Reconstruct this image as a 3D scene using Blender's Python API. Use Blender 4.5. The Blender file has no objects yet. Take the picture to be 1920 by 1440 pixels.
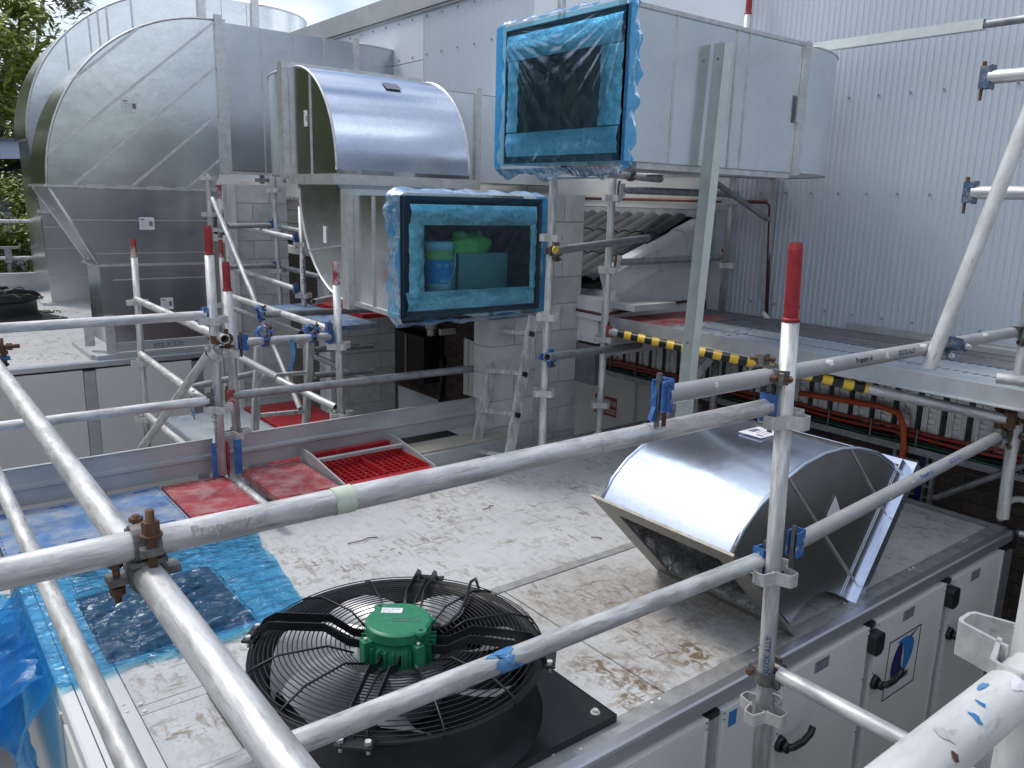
import bpy, math, random
from mathutils import Vector as V, Matrix, noise
random.seed(7)
S = bpy.context.scene
COL = S.collection
PI = math.pi

# ------------------------------------------------------------------ camera, world, sun
H = 1.75                       # eye height above the plant roof (z = 0)
FOC = 1517.3                   # focal length in photograph pixels
R0 = V((0.78852, -0.61445, 0.02605)); R1 = V((-0.11571, -0.18983, -0.97497)); R2 = V((0.60402, 0.76578, -0.22079))
EYE = V((0, 0, H))
cd = bpy.data.cameras.new("camera"); cam = bpy.data.objects.new("camera", cd); COL.objects.link(cam)
cd.sensor_width = 36; cd.lens = 36*FOC/1920; cd.clip_start = 0.05; cd.clip_end = 600
cam.matrix_world = Matrix(((R0.x, -R1.x, -R2.x, 0), (R0.y, -R1.y, -R2.y, 0), (R0.z, -R1.z, -R2.z, H), (0, 0, 0, 1)))
S.camera = cam

SUN_EL, SUN_AZ = 56, 118       # azimuth measured from +X towards +Y
world = bpy.data.worlds.new("World"); S.world = world; world.use_nodes = True
wn = world.node_tree; wn.nodes.clear()
def wN(t, **k):
    n = wn.nodes.new(t)
    for a, b in k.items(): setattr(n, a, b)
    return n
sky = wN('ShaderNodeTexSky', sky_type='NISHITA', sun_disc=False)
sky.sun_elevation = math.radians(SUN_EL); sky.sun_rotation = math.radians(90-SUN_AZ)
tc = wN('ShaderNodeTexCoord'); mp = wN('ShaderNodeMapping'); mp.inputs['Scale'].default_value = (1, 1, 2.6)
nz = wN('ShaderNodeTexNoise'); nz.inputs['Scale'].default_value = 2.1; nz.inputs['Detail'].default_value = 7; nz.inputs['Roughness'].default_value = .55
cr = wN('ShaderNodeValToRGB'); cr.color_ramp.elements[0].position = .39; cr.color_ramp.elements[1].position = .60
nz2 = wN('ShaderNodeTexNoise'); nz2.inputs['Scale'].default_value = 4.3; nz2.inputs['Detail'].default_value = 5
cc = wN('ShaderNodeValToRGB'); cc.color_ramp.elements[0].position = .35; cc.color_ramp.elements[0].color = (5.4, 5.9, 6.9, 1)
cc.color_ramp.elements[1].position = .7; cc.color_ramp.elements[1].color = (11.5, 11.8, 12.2, 1)
mx = wN('ShaderNodeMix', data_type='RGBA'); bg = wN('ShaderNodeBackground'); bg.inputs['Strength'].default_value = .088; wo = wN('ShaderNodeOutputWorld')
L = wn.links.new
L(tc.outputs['Generated'], mp.inputs['Vector']); L(mp.outputs[0], nz.inputs['Vector']); L(mp.outputs[0], nz2.inputs['Vector'])
L(nz.outputs['Fac'], cr.inputs[0]); L(nz2.outputs['Fac'], cc.inputs[0])
L(cr.outputs[0], mx.inputs[0]); L(sky.outputs[0], mx.inputs[6]); L(cc.outputs[0], mx.inputs[7]); L(mx.outputs[2], bg.inputs[0]); L(bg.outputs[0], wo.inputs[0])

sl = bpy.data.lights.new("sun", 'SUN'); sl.energy = 1.3; sl.angle = math.radians(14); sl.color = (1, .95, .88)
so = bpy.data.objects.new("sun", sl); COL.objects.link(so)
so.rotation_euler = (math.radians(90-SUN_EL), 0, math.radians(SUN_AZ+90))
S.view_settings.view_transform = 'Standard'; S.view_settings.look = 'None'; S.view_settings.exposure = 0.76; S.view_settings.gamma = 1
S.cycles.max_bounces = 10; S.cycles.transparent_max_bounces = 12
S.cycles.sample_clamp_indirect = 4

# ------------------------------------------------------------------ locating helpers
def ray(x, y): return R0*((x-960)/FOC) + R1*((y-720)/FOC) + R2
def on_x(p, x): d = ray(*p); return EYE + d*(x/d.x)
def on_y(p, y): d = ray(*p); return EYE + d*(y/d.y)
def on_z(p, z): d = ray(*p); return EYE + d*((z-H)/d.z)
def on_h(p, D): d = ray(*p); return EYE + d*(D/math.hypot(d.x, d.y))

# ------------------------------------------------------------------ materials
MATS = {}
def mat(name, c1, c2=None, metal=0, rough=.5, rough2=None, sc=(1, 1, 1), ns=8, det=5, lo=.35, hi=.65, bump=0, bsc=None, bs=30,
        spots=(), spec=.5, trans=0, objrand=0, vor=0):
    m = bpy.data.materials.new(name); m.use_nodes = True; nt = m.node_tree; N = nt.nodes; K = nt.links.new
    b = N['Principled BSDF']; b.inputs['Metallic'].default_value = metal; b.inputs['Roughness'].default_value = rough
    b.inputs['Specular IOR Level'].default_value = spec
    t = N.new('ShaderNodeTexCoord'); co = t.outputs['Object']
    oi = N.new('ShaderNodeObjectInfo'); ad = N.new('ShaderNodeVectorMath'); ad.operation = 'MULTIPLY_ADD'
    cx = N.new('ShaderNodeCombineXYZ')
    for i in range(3): K(oi.outputs['Random'], cx.inputs[i])
    K(cx.outputs[0], ad.inputs[0]); ad.inputs[1].default_value = (37, 53, 71); K(co, ad.inputs[2]); co = ad.outputs[0]
    def nse(scale, s, d=det, ro=.6):
        mpn = N.new('ShaderNodeMapping'); mpn.inputs['Scale'].default_value = s; K(co, mpn.inputs['Vector'])
        n = N.new('ShaderNodeTexNoise'); n.inputs['Scale'].default_value = scale; n.inputs['Detail'].default_value = d
        n.inputs['Roughness'].default_value = ro; K(mpn.outputs[0], n.inputs['Vector']); return n.outputs['Fac']
    def ramp(f, a, z):
        r = N.new('ShaderNodeMapRange'); r.inputs[1].default_value = a; r.inputs[2].default_value = z; K(f, r.inputs[0]); return r.outputs[0]
    def mixc(f, a, bb):
        x = N.new('ShaderNodeMix'); x.data_type = 'RGBA'
        if hasattr(f, 'links'): K(f, x.inputs[0])
        else: x.inputs[0].default_value = f
        for i, q in ((6, a), (7, bb)):
            if hasattr(q, 'links'): K(q, x.inputs[i])
            else: x.inputs[i].default_value = (*q, 1)
        return x.outputs[2]
    f = ramp(nse(ns, sc), lo, hi)
    col = mixc(f, c1, c2 or c1)
    if vor:
        vn = N.new('ShaderNodeTexVoronoi'); vn.inputs['Scale'].default_value = vor; K(co, vn.inputs['Vector'])
        sx = N.new('ShaderNodeSeparateColor'); K(vn.outputs['Color'], sx.inputs[0])
        col = mixc(ramp(sx.outputs[0], -1.6, 3.2), col, tuple(min(1, q*1.35) for q in c1))
    for (s, ssc, a, z, c, amt) in spots:
        ff = ramp(nse(s, ssc, 6, .65), a, z); mm = N.new('ShaderNodeMath'); mm.operation = 'MULTIPLY'; K(ff, mm.inputs[0]); mm.inputs[1].default_value = amt
        col = mixc(mm.outputs[0], col, c)
    if objrand:
        h = N.new('ShaderNodeHueSaturation'); r = ramp(oi.outputs['Random'], 0, 1)
        mr = N.new('ShaderNodeMapRange'); mr.inputs[3].default_value = 1-objrand; mr.inputs[4].default_value = 1+objrand; K(r, mr.inputs[0]); K(mr.outputs[0], h.inputs['Value']); K(col, h.inputs['Color']); col = h.outputs[0]
    K(col, b.inputs['Base Color'])
    if rough2 is not None:
        mr = N.new('ShaderNodeMapRange'); mr.inputs[3].default_value = rough; mr.inputs[4].default_value = rough2; K(nse(ns*1.7, sc), mr.inputs[0]); K(mr.outputs[0], b.inputs['Roughness'])
    if bump:
        bn = N.new('ShaderNodeBump'); bn.inputs['Distance'].default_value = bump; bn.inputs['Strength'].default_value = 1
        K(nse(bs, bsc or sc), bn.inputs['Height']); K(bn.outputs[0], b.inputs['Normal'])
    MATS[name] = m; return m
ALU = mat('scaffold_aluminium', (.46, .465, .47), (.72, .725, .73), .62, .42, .62, sc=(1, 1, .18), ns=30, lo=.40, hi=.60, bump=.0010, bs=70, bsc=(1, 1, .12),
          spots=[(85, (1, 1, .10), .56, .68, (.22, .21, .20), .65), (22, (1, 1, .5), .60, .70, (.30, .285, .26), .45), (12, (1, 1, .6), .62, .72, (.90, .90, .88), .5), (150, (1, 1, .5), .66, .72, (.12, .12, .12), .6)])
ALUW = mat('weathered_whitish_aluminium', (.62, .62, .61), (.80, .80, .79), .45, .45, .6, sc=(1, 1, .3), ns=30, bump=.0008, bs=70,
           spots=[(60, (1, 1, .25), .60, .70, (.3, .28, .27), .6), (14, (1, 1, .8), .70, .74, (.42, .36, .33), .7)])
STEEL = mat('dull_galvanised_tube', (.27, .28, .30), (.42, .43, .45), .7, .45, .6, ns=20, bump=.0005, bs=50, spots=[(30, (1, 1, .5), .62, .7, (.14, .12, .11), .5)])
GREYP = mat('grey_painted_tube', (.33, .33, .34), (.40, .40, .42), .2, .45, ns=9, spots=[(7, (1, 1, .8), .62, .66, (.82, .82, .82), .9)])
CUP = mat('cast_alloy', (.55, .55, .55), (.72, .72, .71), .7, .42, .6, ns=30, bump=.001, bs=90, spots=[(50, (1, 1, 1), .6, .7, (.28, .25, .23), .5)])
BLUEW = mat('worn_blue_clamp', (.05, .10, .20), (.12, .17, .26), .3, .5, ns=25, spots=[(28, (1, 1, 1), .50, .60, (.30, .30, .29), .8)])
BLUEP = mat('blue_painted_steel', (.022, .09, .30), (.05, .16, .42), .1, .4, ns=25, spots=[(30, (1, 1, 1), .60, .66, (.4, .42, .45), .7)])
REDP = mat('red_painted_steel', (.26, .014, .022), (.36, .03, .035), .1, .4, ns=25, spots=[(26, (1, 1, .4), .58, .7, (.62, .30, .28), .5)])
REDOLD = mat('worn_red_paint', (.28, .04, .045), (.38, .06, .06), .1, .55, ns=30, spots=[(18, (1, 1, .5), .48, .58, (.55, .50, .48), .85)])
RUST = mat('rusty_steel', (.09, .045, .028), (.17, .085, .045), .3, .7, ns=40, bump=.0015, bs=120)
DKST = mat('dark_forged_steel', (.12, .12, .12), (.24, .23, .22), .7, .5, ns=40, bump=.001, bs=100)
GALV = mat('galvanised_sheet', (.58, .61, .63), (.68, .71, .72), 1, .17, .27, ns=3, vor=38, bump=.010, bs=.8, bsc=(1, 1, 1), spots=[(30, (1, .25, 1), .68, .74, (.9, .9, .9), .35)])
GALVD = mat('galvanised_sheet_dull', (.44, .465, .49), (.53, .555, .58), 1, .20, .30, ns=3, vor=45, bump=.006, bs=.9, spots=[(24, (1, .4, 1), .66, .73, (.8, .8, .8), .4)])
SHINY = mat('new_galvanised_sheet', (.56, .62, .73), (.62, .68, .78), .97, .16, .24, ns=2.2, vor=60, bump=.004, bs=2, spots=[(26, (1, .3, 1), .67, .73, (.95, .95, .95), .5)])
FLNG = mat('galvanised_flange', (.55, .56, .57), (.70, .70, .70), .8, .35, .5, ns=16, bump=.0006, bs=60)
FOILT = mat('matt_foil_tape', (.80, .82, .84), (.92, .93, .95), .45, .3, .45, ns=30, bump=.010, bs=30, spots=[(35, (1, 1, 1), .55, .66, (.35, .36, .38), .6)])
FOIL = mat('crinkled_foil', (.62, .63, .65), (.8, .8, .8), 1, .2, .34, ns=30, bump=.004, bs=22, bsc=(1, 1, 1))
ANGLE = mat('galvanised_angle_iron', (.52, .57, .55), (.66, .70, .68), .35, .5, .6, ns=12, vor=60)
WHITEP = mat('white_panel_sheet', (.62, .63, .64), (.68, .69, .69), 0, .4, ns=2, spots=[(60, (1, 1, 1), .68, .74, (.4, .38, .36), .3)])
PANEL = mat('off_white_wall_panel', (.60, .60, .58), (.66, .66, .64), 0, .42, ns=2)
ALUEX = mat('extruded_aluminium', (.52, .55, .60), (.60, .63, .68), .85, .3, .42, sc=(.2, 1, 1), ns=9)
ALUDK = mat('weathered_aluminium_strip', (.35, .35, .35), (.5, .5, .5), .6, .42, .6, ns=18, spots=[(20, (1, 1, 1), .6, .68, (.6, .55, .5), .5)])
BLACK = mat('black_plastic', (.008, .009, .011), (.014, .015, .018), 0, .32, ns=10)
BLKM = mat('black_powder_coat', (.010, .011, .013), (.016, .017, .020), .2, .36, .45, ns=8)
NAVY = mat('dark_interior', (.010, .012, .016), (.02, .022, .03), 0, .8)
FAN = mat('fan_blade_aluminium', (.36, .37, .40), (.46, .47, .50), .7, .38, ns=6)
MOTOR = mat('green_motor_paint', (.016, .17, .085), (.022, .21, .11), 0, .42, ns=30, bump=.0004, bs=140)
BRICK = mat('dark_brown_brick', (.040, .030, .027), (.072, .050, .042), 0, .85, ns=16, bump=.003, bs=60, objrand=.28)
MORT = mat('grey_mortar', (.12, .11, .10), (.17, .16, .15), 0, .9, ns=40)
BLOCK = mat('grey_concrete_block', (.40, .415, .42), (.52, .53, .535), 0, .85, ns=5, bump=.002, bs=90, objrand=.09, spots=[(9, (1, 1, .6), .60, .72, (.20, .19, .18), .55), (60, (1, 1, 1), .66, .72, (.2, .2, .2), .4)])
JOINT = mat('pale_block_mortar', (.36, .365, .37), (.42, .42, .42), 0, .9)
RENDER = mat('white_render', (.55, .56, .58), (.65, .66, .68), 0, .8, ns=4, bump=.002, bs=50, spots=[(5, (1, 1, .5), .58, .75, (.30, .29, .27), .6), (30, (1, 1, 1), .64, .7, (.2, .2, .2), .4)])
CLAD = mat('cladding_metal', (.48, .54, .62), (.53, .58, .65), .15, .45, ns=1.2, sc=(1, 1, .4))
FLATW = mat('flat_white_cladding', (.60, .66, .74), (.64, .69, .76), .05, .45, ns=1)
FASC = mat('grey_fascia', (.36, .385, .41), (.43, .45, .47), .2, .5, ns=3)
TILE = mat('dark_roof_tile', (.016, .018, .022), (.042, .045, .052), 0, .75, ns=9, bump=.004, bs=50, objrand=.25, spots=[(20, (1, 1, 1), .62, .72, (.17, .17, .165), .5)])
BLUEB = mat('blue_plastic_board', (.05, .15, .38), (.13, .25, .44), 0, .5, ns=7, bump=.0015, bs=45, spots=[(9, (1, 1, 1), .42, .62, (.33, .35, .38), .75)])
BLUES = mat('blue_slot', (.012, .06, .24), None, 0, .5)
REDB = mat('red_plastic_board', (.30, .035, .045), (.38, .07, .08), 0, .5, ns=9, bump=.0015, bs=45, spots=[(11, (1, 1, 1), .42, .62, (.42, .27, .26), .7)])
REDS = mat('bright_red_grid', (.32, .010, .016), (.38, .016, .022), 0, .4, ns=9, spots=[(20, (1, 1, 1), .6, .7, (.4, .25, .22), .5)])
DUSTB = mat('dusty_pale_blue_board', (.26, .31, .36), (.36, .40, .44), 0, .6, ns=6, sc=(1, .5, 1), spots=[(14, (1, .4, 1), .60, .68, (.10, .18, .32), .6), (20, (1, .5, 1), .6, .7, (.5, .5, .5), .5)])
DARKB = mat('dark_dusty_board', (.10, .11, .13), (.18, .17, .17), 0, .6, ns=6, spots=[(10, (1, .5, 1), .58, .68, (.25, .16, .13), .6)])
GREYK = mat('grey_aluminium_plank', (.40, .43, .45), (.52, .54, .56), .5, .42, .55, ns=6, sc=(.4, 1, 1), spots=[(8, (1, 1, 1), .56, .74, (.52, .36, .37), .4)])
YEL = mat('yellow_tape', (.72, .46, .03), (.8, .55, .06), 0, .4, ns=20)
BLKT = mat('black_tape', (.012, .012, .014), None, 0, .4)
ORANGE = mat('orange_conduit', (.50, .07, .02), (.58, .10, .03), 0, .45)
CABR = mat('red_cable', (.33, .03, .02), (.42, .05, .03), 0, .45)
CABG = mat('green_cable', (.01, .10, .06), None, 0, .45)
COPPER = mat('brown_copper_pipe', (.10, .035, .028), (.16, .055, .04), .5, .45, ns=10)
PAPER = mat('white_paper_label', (.72, .73, .78), None, 0, .6)
GREYLBL = mat('grey_label', (.22, .25, .30), None, 0, .5)
INK = mat('black_ink', (.02, .02, .02), None, 0, .6)
INKG = mat('grey_ink', (.16, .17, .20), None, 0, .6)
FADED = mat('faded_lettering', (.42, .40, .36), (.62, .60, .58), .5, .5, ns=30)
INKB = mat('blue_ink', (.03, .10, .32), None, 0, .6)
NAVYP = mat('navy_print', (.008, .008, .10), None, 0, .4)
SKYP = mat('sky_blue_print', (.02, .17, .45), None, 0, .4)
SIGNR = mat('red_sign', (.30, .015, .02), None, 0, .4)
WPAINT = mat('white_print', (.75, .75, .75), None, 0, .5)
TAPE = mat('pale_green_tape', (.50, .58, .46), (.58, .64, .54), 0, .6, ns=30)
BTAPE = mat('blue_tape', (.05, .19, .42), (.10, .27, .5), 0, .5, ns=30)
WOOD = mat('grey_timber', (.30, .28, .24), (.42, .39, .34), 0, .8, ns=6, sc=(1, 8, 8), bump=.001, bs=40)
CONC = mat('concrete_ground', (.22, .22, .22), (.32, .32, .32), 0, .9, ns=1.5, spots=[(4, (1, .2, 1), .55, .7, (.14, .13, .13), .5)])
BARK = mat('tree_bark', (.13, .10, .08), (.22, .19, .16), 0, .9, ns=6, sc=(1, 1, .3))
LEAF = mat('green_leaves', (.07, .13, .018), (.34, .37, .06), 0, .5, ns=1.0, objrand=.15)
LEAF2 = mat('grey_green_leaves', (.08, .11, .05), (.16, .18, .10), 0, .5, ns=1.4)
BIN = mat('white_bucket', (.86, .88, .90), None, 0, .35)
BLAB = mat('bright_blue_label', (.03, .32, .75), None, 0, .4)
LIME = mat('lime_band', (.60, .78, .05), None, 0, .4)
BAG = mat('green_plastic_bag', (.38, .85, .12), (.50, .92, .22), 0, .4, ns=12, bump=.01, bs=14)
CRATE = mat('grey_green_case', (.30, .42, .38), (.34, .46, .42), 0, .5, ns=5)
PVC = mat('white_pvc', (.62, .62, .60), None, 0, .4)
COILM = mat('perforated_lining', (.20, .19, .175), (.30, .29, .26), .5, .5, ns=60, bump=.001, bs=200)
HOUSEW = mat('blue_grey_house_wall', (.28, .33, .42), None, 0, .7)
for m_ in (LEAF, LEAF2):
    b_ = m_.node_tree.nodes['Principled BSDF']; b_.inputs['Subsurface Weight'].default_value = 0

# dirty white roof skin of the plant unit
def roof_skin():
    m = mat('dirty_white_roof', (.50, .515, .53), (.56, .575, .585), 0, .40, ns=2)
    nt = m.node_tree; N = nt.nodes; K = nt.links.new; b = N['Principled BSDF']
    base = b.inputs['Base Color'].links[0].from_socket
    t = N.new('ShaderNodeTexCoord'); geo = N.new('ShaderNodeNewGeometry')
    def nse(scale, s=(1, 1, 1), d=8, ro=.65, dist=0, rot=0):
        mp = N.new('ShaderNodeMapping'); mp.inputs['Scale'].default_value = s; mp.inputs['Rotation'].default_value = (0, 0, rot); K(t.outputs['Object'], mp.inputs['Vector'])
        n = N.new('ShaderNodeTexNoise'); n.inputs['Scale'].default_value = scale; n.inputs['Detail'].default_value = d; n.inputs['Roughness'].default_value = ro
        n.inputs['Distortion'].default_value = dist; K(mp.outputs[0], n.inputs['Vector']); return n.outputs['Fac']
    def mr(f, a, z, c=0, d=1):
        r = N.new('ShaderNodeMapRange'); r.inputs[1].default_value = a; r.inputs[2].default_value = z; r.inputs[3].default_value = c; r.inputs[4].default_value = d; K(f, r.inputs[0]); return r.outputs[0]
    def ma(op, a, bb):
        n = N.new('ShaderNodeMath'); n.operation = op
        for i, q in enumerate((a, bb)):
            if hasattr(q, 'links'): K(q, n.inputs[i])
            else: n.inputs[i].default_value = q
        return n.outputs[0]
    def mix(f, a, c):
        x = N.new('ShaderNodeMix'); x.data_type = 'RGBA'; K(f, x.inputs[0]); K(a, x.inputs[6]); x.inputs[7].default_value = (*c, 1); return x.outputs[2]
    def blob(cx, cy, r):
        n = N.new('ShaderNodeVectorMath'); n.operation = 'DISTANCE'; K(geo.outputs['Position'], n.inputs[0]); n.inputs[1].default_value = (cx, cy, 0)
        return mr(n.outputs['Value'], r*.3, r, 1, 0)
    big = mr(nse(1.7), .38, .62)
    pat = mr(nse(4.2, dist=.3), .44, .62)
    st1 = mr(nse(34, (1, .30, 1), d=5, dist=.25, rot=.5), .53, .60)
    st2 = mr(nse(30, (.35, 1, 1), d=5, dist=.25, rot=.9), .55, .63)
    spk = mr(nse(60, d=4), .56, .63)
    f = ma('MULTIPLY', ma('MAXIMUM', ma('MAXIMUM', st1, st2), ma('MULTIPLY', spk, .8)), ma('ADD', ma('MULTIPLY', pat, .8), .22))
    col = mix(ma('MULTIPLY', ma('MULTIPLY', mr(nse(7, ro=.75), .45, .72), big), .42), base, (.36, .31, .26))
    col = mix(ma('MULTIPLY', f, ma('ADD', ma('MULTIPLY', big, .35), .65)), col, (.20, .145, .10))
    hv = ma('MAXIMUM', blob(2.75, 2.15, .75), blob(2.35, 2.35, .55))
    hv = ma('MULTIPLY', hv, mr(nse(4.5, (1, 1, 1), dist=.6), .33, .55))
    col = mix(ma('MULTIPLY', ma('MULTIPLY', hv, mr(nse(38, (1, .5, 1), d=5), .35, .6, .35, 1)), .72), col, (.25, .21, .165))
    foot = ma('MAXIMUM', ma('MAXIMUM', blob(2.02, 1.98, .17), blob(2.40, 1.83, .18)), blob(2.08, 1.80, .17))
    foot = ma('MULTIPLY', foot, mr(nse(16, dist=.9), .46, .56))
    col = mix(ma('MULTIPLY', foot, .95), col, (.17, .12, .07))
    col = mix(ma('MULTIPLY', mr(nse(120), .64, .68), .8), col, (.10, .08, .07))
    K(col, b.inputs['Base Color']); return m
ROOF = roof_skin()

def film_mat(name, tint, alpha_dark, diff, k, bd=.03):
    m = bpy.data.materials.new(name); m.use_nodes = True; nt = m.node_tree; N = nt.nodes; K = nt.links.new; N.clear()
    out = N.new('ShaderNodeOutputMaterial'); tr = N.new('ShaderNodeBsdfTransparent'); tr.inputs[0].default_value = (*tint, 1)
    df = N.new('ShaderNodeBsdfDiffuse'); df.inputs[0].default_value = (*diff, 1); tl = N.new('ShaderNodeBsdfTranslucent'); tl.inputs[0].default_value = (*diff, 1)
    gl = N.new('ShaderNodeBsdfGlossy'); gl.inputs['Roughness'].default_value = .13; gl.inputs[0].default_value = (.85, .93, 1, 1)
    t = N.new('ShaderNodeTexCoord'); n = N.new('ShaderNodeTexNoise'); n.inputs['Scale'].default_value = 7; n.inputs['Detail'].default_value = 6; n.inputs['Distortion'].default_value = 1.4
    mp = N.new('ShaderNodeMapping'); mp.inputs['Scale'].default_value = (1, 2.2, 1.3); mp.inputs['Rotation'].default_value = (.2, .3, .5)
    K(t.outputs['Object'], mp.inputs[0]); K(mp.outputs[0], n.inputs['Vector'])
    bn = N.new('ShaderNodeBump'); bn.inputs['Distance'].default_value = bd; bn.inputs['Strength'].default_value = 1; K(n.outputs['Fac'], bn.inputs['Height'])
    for q in (df, gl): K(bn.outputs[0], q.inputs['Normal'])
    m1 = N.new('ShaderNodeMixShader'); m1.inputs[0].default_value = .5; K(df.outputs[0], m1.inputs[1]); K(tl.outputs[0], m1.inputs[2])
    m2 = N.new('ShaderNodeMixShader'); m2.inputs[0].default_value = alpha_dark; K(tr.outputs[0], m2.inputs[1]); K(m1.outputs[0], m2.inputs[2])
    fr = N.new('ShaderNodeFresnel'); fr.inputs[0].default_value = 1.5; K(bn.outputs[0], fr.inputs['Normal'])
    mu = N.new('ShaderNodeMath'); mu.operation = 'MULTIPLY'; mu.use_clamp = True; mu.inputs[1].default_value = k; K(fr.outputs[0], mu.inputs[0])
    m3 = N.new('ShaderNodeMixShader'); K(mu.outputs[0], m3.inputs[0]); K(m2.outputs[0], m3.inputs[1]); K(gl.outputs[0], m3.inputs[2])
    K(m3.outputs[0], out.inputs[0]); MATS[name] = m; return m
FILM = film_mat('blue_protective_film', (.27, .78, 1.0), .16, (.03, .38, .95), 1.15, .022)
FILMC = film_mat('clear_tight_blue_film', (.52, .90, 1.0), .035, (.05, .38, .85), 1.0, .005)
FILMS = film_mat('tight_blue_film', (.42, .85, 1.0), .07, (.05, .38, .85), 2.3, .006)
FILMD = film_mat('bunched_blue_film', (.26, .72, .99), .36, (.05, .42, .95), .7, .018)

# ------------------------------------------------------------------ mesh builder
WM = {}
class MB:
    def __init__(s): s.v = []; s.f = []; s.sm = []
    def add(s, vs, fs, sm=False):
        o = len(s.v); s.v += [V(q) for q in vs]; s.f += [tuple(i+o for i in q) for q in fs]; s.sm += [sm]*len(fs); return s
    def box(s, lo, hi):
        x0, y0, z0 = lo; x1, y1, z1 = hi
        return s.add([(x0, y0, z0), (x1, y0, z0), (x1, y1, z0), (x0, y1, z0), (x0, y0, z1), (x1, y0, z1), (x1, y1, z1), (x0, y1, z1)],
                     [(3, 2, 1, 0), (4, 5, 6, 7), (0, 1, 5, 4), (1, 2, 6, 5), (2, 3, 7, 6), (3, 0, 4, 7)])
    def obox(s, c, ax, ay, az, hx, hy, hz):
        c = V(c); vs = [c+ax*(hx*i)+ay*(hy*j)+az*(hz*k) for k in (-1, 1) for j in (-1, 1) for i in (-1, 1)]
        return s.add(vs, [(2, 3, 1, 0), (4, 5, 7, 6), (0, 1, 5, 4), (1, 3, 7, 5), (3, 2, 6, 7), (2, 0, 4, 6)])
    def bar(s, p0, p1, w, h, up=V((0, 0, 1))):
        p0 = V(p0); p1 = V(p1); d = (p1-p0); l = d.length; d.normalize(); sd = d.cross(up)
        if sd.length < 1e-4: sd = d.cross(V((1, 0, 0)))
        sd.normalize(); u = sd.cross(d)
        return s.obox((p0+p1)/2, d, sd, u, l/2, w/2, h/2)
    def prism(s, poly, ext, caps=True):
        n = len(poly); poly = [V(q) for q in poly]; ext = V(ext)
        fs = [(i, (i+1) % n, n+(i+1) % n, n+i) for i in range(n)]
        if caps: fs += [tuple(range(n-1, -1, -1)), tuple(range(n, 2*n))]
        return s.add(poly+[q+ext for q in poly], fs)
    def cyl(s, p0, p1, r, r2=None, n=16, caps=(1, 1), sm=True):
        p0 = V(p0); p1 = V(p1); d = (p1-p0).normalized(); a = d.orthogonal().normalized(); b = d.cross(a); r2 = r if r2 is None else r2
        vs = [p0+(a*math.cos(2*PI*i/n)+b*math.sin(2*PI*i/n))*r for i in range(n)]+[p1+(a*math.cos(2*PI*i/n)+b*math.sin(2*PI*i/n))*r2 for i in range(n)]
        s.add(vs, [(i, (i+1) % n, n+(i+1) % n, n+i) for i in range(n)], sm)
        o = len(s.v)-2*n
        if caps[0]: s.f.append(tuple(o+i for i in range(n-1, -1, -1))); s.sm.append(False)
        if caps[1]: s.f.append(tuple(o+n+i for i in range(n))); s.sm.append(False)
        return s
    def pipe(s, p0, p1, r, t=.004, n=20):      # open hollow tube
        p0 = V(p0); p1 = V(p1); d = (p1-p0).normalized(); L_ = (p1-p0).length; a = d.orthogonal().normalized(); b = d.cross(a)
        rg = []
        q = min(.15, L_*.3)
        for (p, rr) in ((p0+d*q, r-t), (p0, r-t), (p0, r), (p1, r), (p1, r-t), (p1-d*q, r-t)):
            rg.append([p+(a*math.cos(2*PI*i/n)+b*math.sin(2*PI*i/n))*rr for i in range(n)])
        vs = [x for g in rg for x in g]
        for k in range(5):
            s_ = k == 2
            s.add(rg[k]+rg[k+1], [(i, (i+1) % n, n+(i+1) % n, n+i) for i in range(n)], s_ or k in (0, 4))
        s.add(rg[0], [tuple(range(n))]); s.add(rg[5], [tuple(range(n-1, -1, -1))])
        return s
    def sweep(s, pts, r, n=8, closed=False):
        pts = [V(p) for p in pts]; m = len(pts); rings = []; u = None
        for i, p in enumerate(pts):
            if closed: d = (pts[(i+1) % m]-pts[i-1]).normalized()
            else: d = (pts[min(i+1, m-1)]-pts[max(i-1, 0)]).normalized()
            u = d.orthogonal() if u is None else (u-d*u.dot(d)); u.normalize(); w = d.cross(u)
            rings.append([p+(u*math.cos(2*PI*k/n)+w*math.sin(2*PI*k/n))*r for k in range(n)])
        vs = [q for g in rings for q in g]; fs = []
        for i in range(m if closed else m-1):
            a = i*n; b = ((i+1) % m)*n
            fs += [(a+k, a+(k+1) % n, b+(k+1) % n, b+k) for k in range(n)]
        if not closed: fs += [tuple(range(n-1, -1, -1)), tuple((m-1)*n+k for k in range(n))]
        return s.add(vs, fs, True)
    def strip(s, a, b, th=0):                 # sheet between two polylines
        n = len(a); s.add(list(a)+list(b), [(i, i+1, n+i+1, n+i) for i in range(n-1)], True); return s
    def grid(s, fn, nu, nv):
        vs = [fn(i/nu, j/nv) for j in range(nv+1) for i in range(nu+1)]
        return s.add(vs, [(j*(nu+1)+i, j*(nu+1)+i+1, (j+1)*(nu+1)+i+1, (j+1)*(nu+1)+i) for j in range(nv) for i in range(nu)], True)
    def build(s, name, m, parent=None, origin=None, label=None, cat=None, group=None, kind=None):
        if parent is not None: W = WM[parent.name]
        elif isinstance(origin, Matrix): W = origin
        elif origin is not None: W = Matrix.Translation(V(origin))
        else:
            zs = min(q.z for q in s.v); c = sum(s.v, V())/len(s.v); W = Matrix.Translation((c.x, c.y, zs))
        I = W.inverted(); me = bpy.data.meshes.new(name); me.from_pydata([tuple(I @ q) for q in s.v], [], s.f)
        me.polygons.foreach_set('use_smooth', s.sm); me.materials.append(m); me.update()
        o = bpy.data.objects.new(name, me); COL.objects.link(o)
        if parent is not None: o.parent = parent
        else: o.matrix_world = W
        WM[o.name] = W; tag(o, label, cat, group, kind); return o
def tag(o, label=None, cat=None, group=None, kind=None):
    for k, q in (('label', label), ('category', cat), ('group', group), ('kind', kind)):
        if q: o[k] = q
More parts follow.
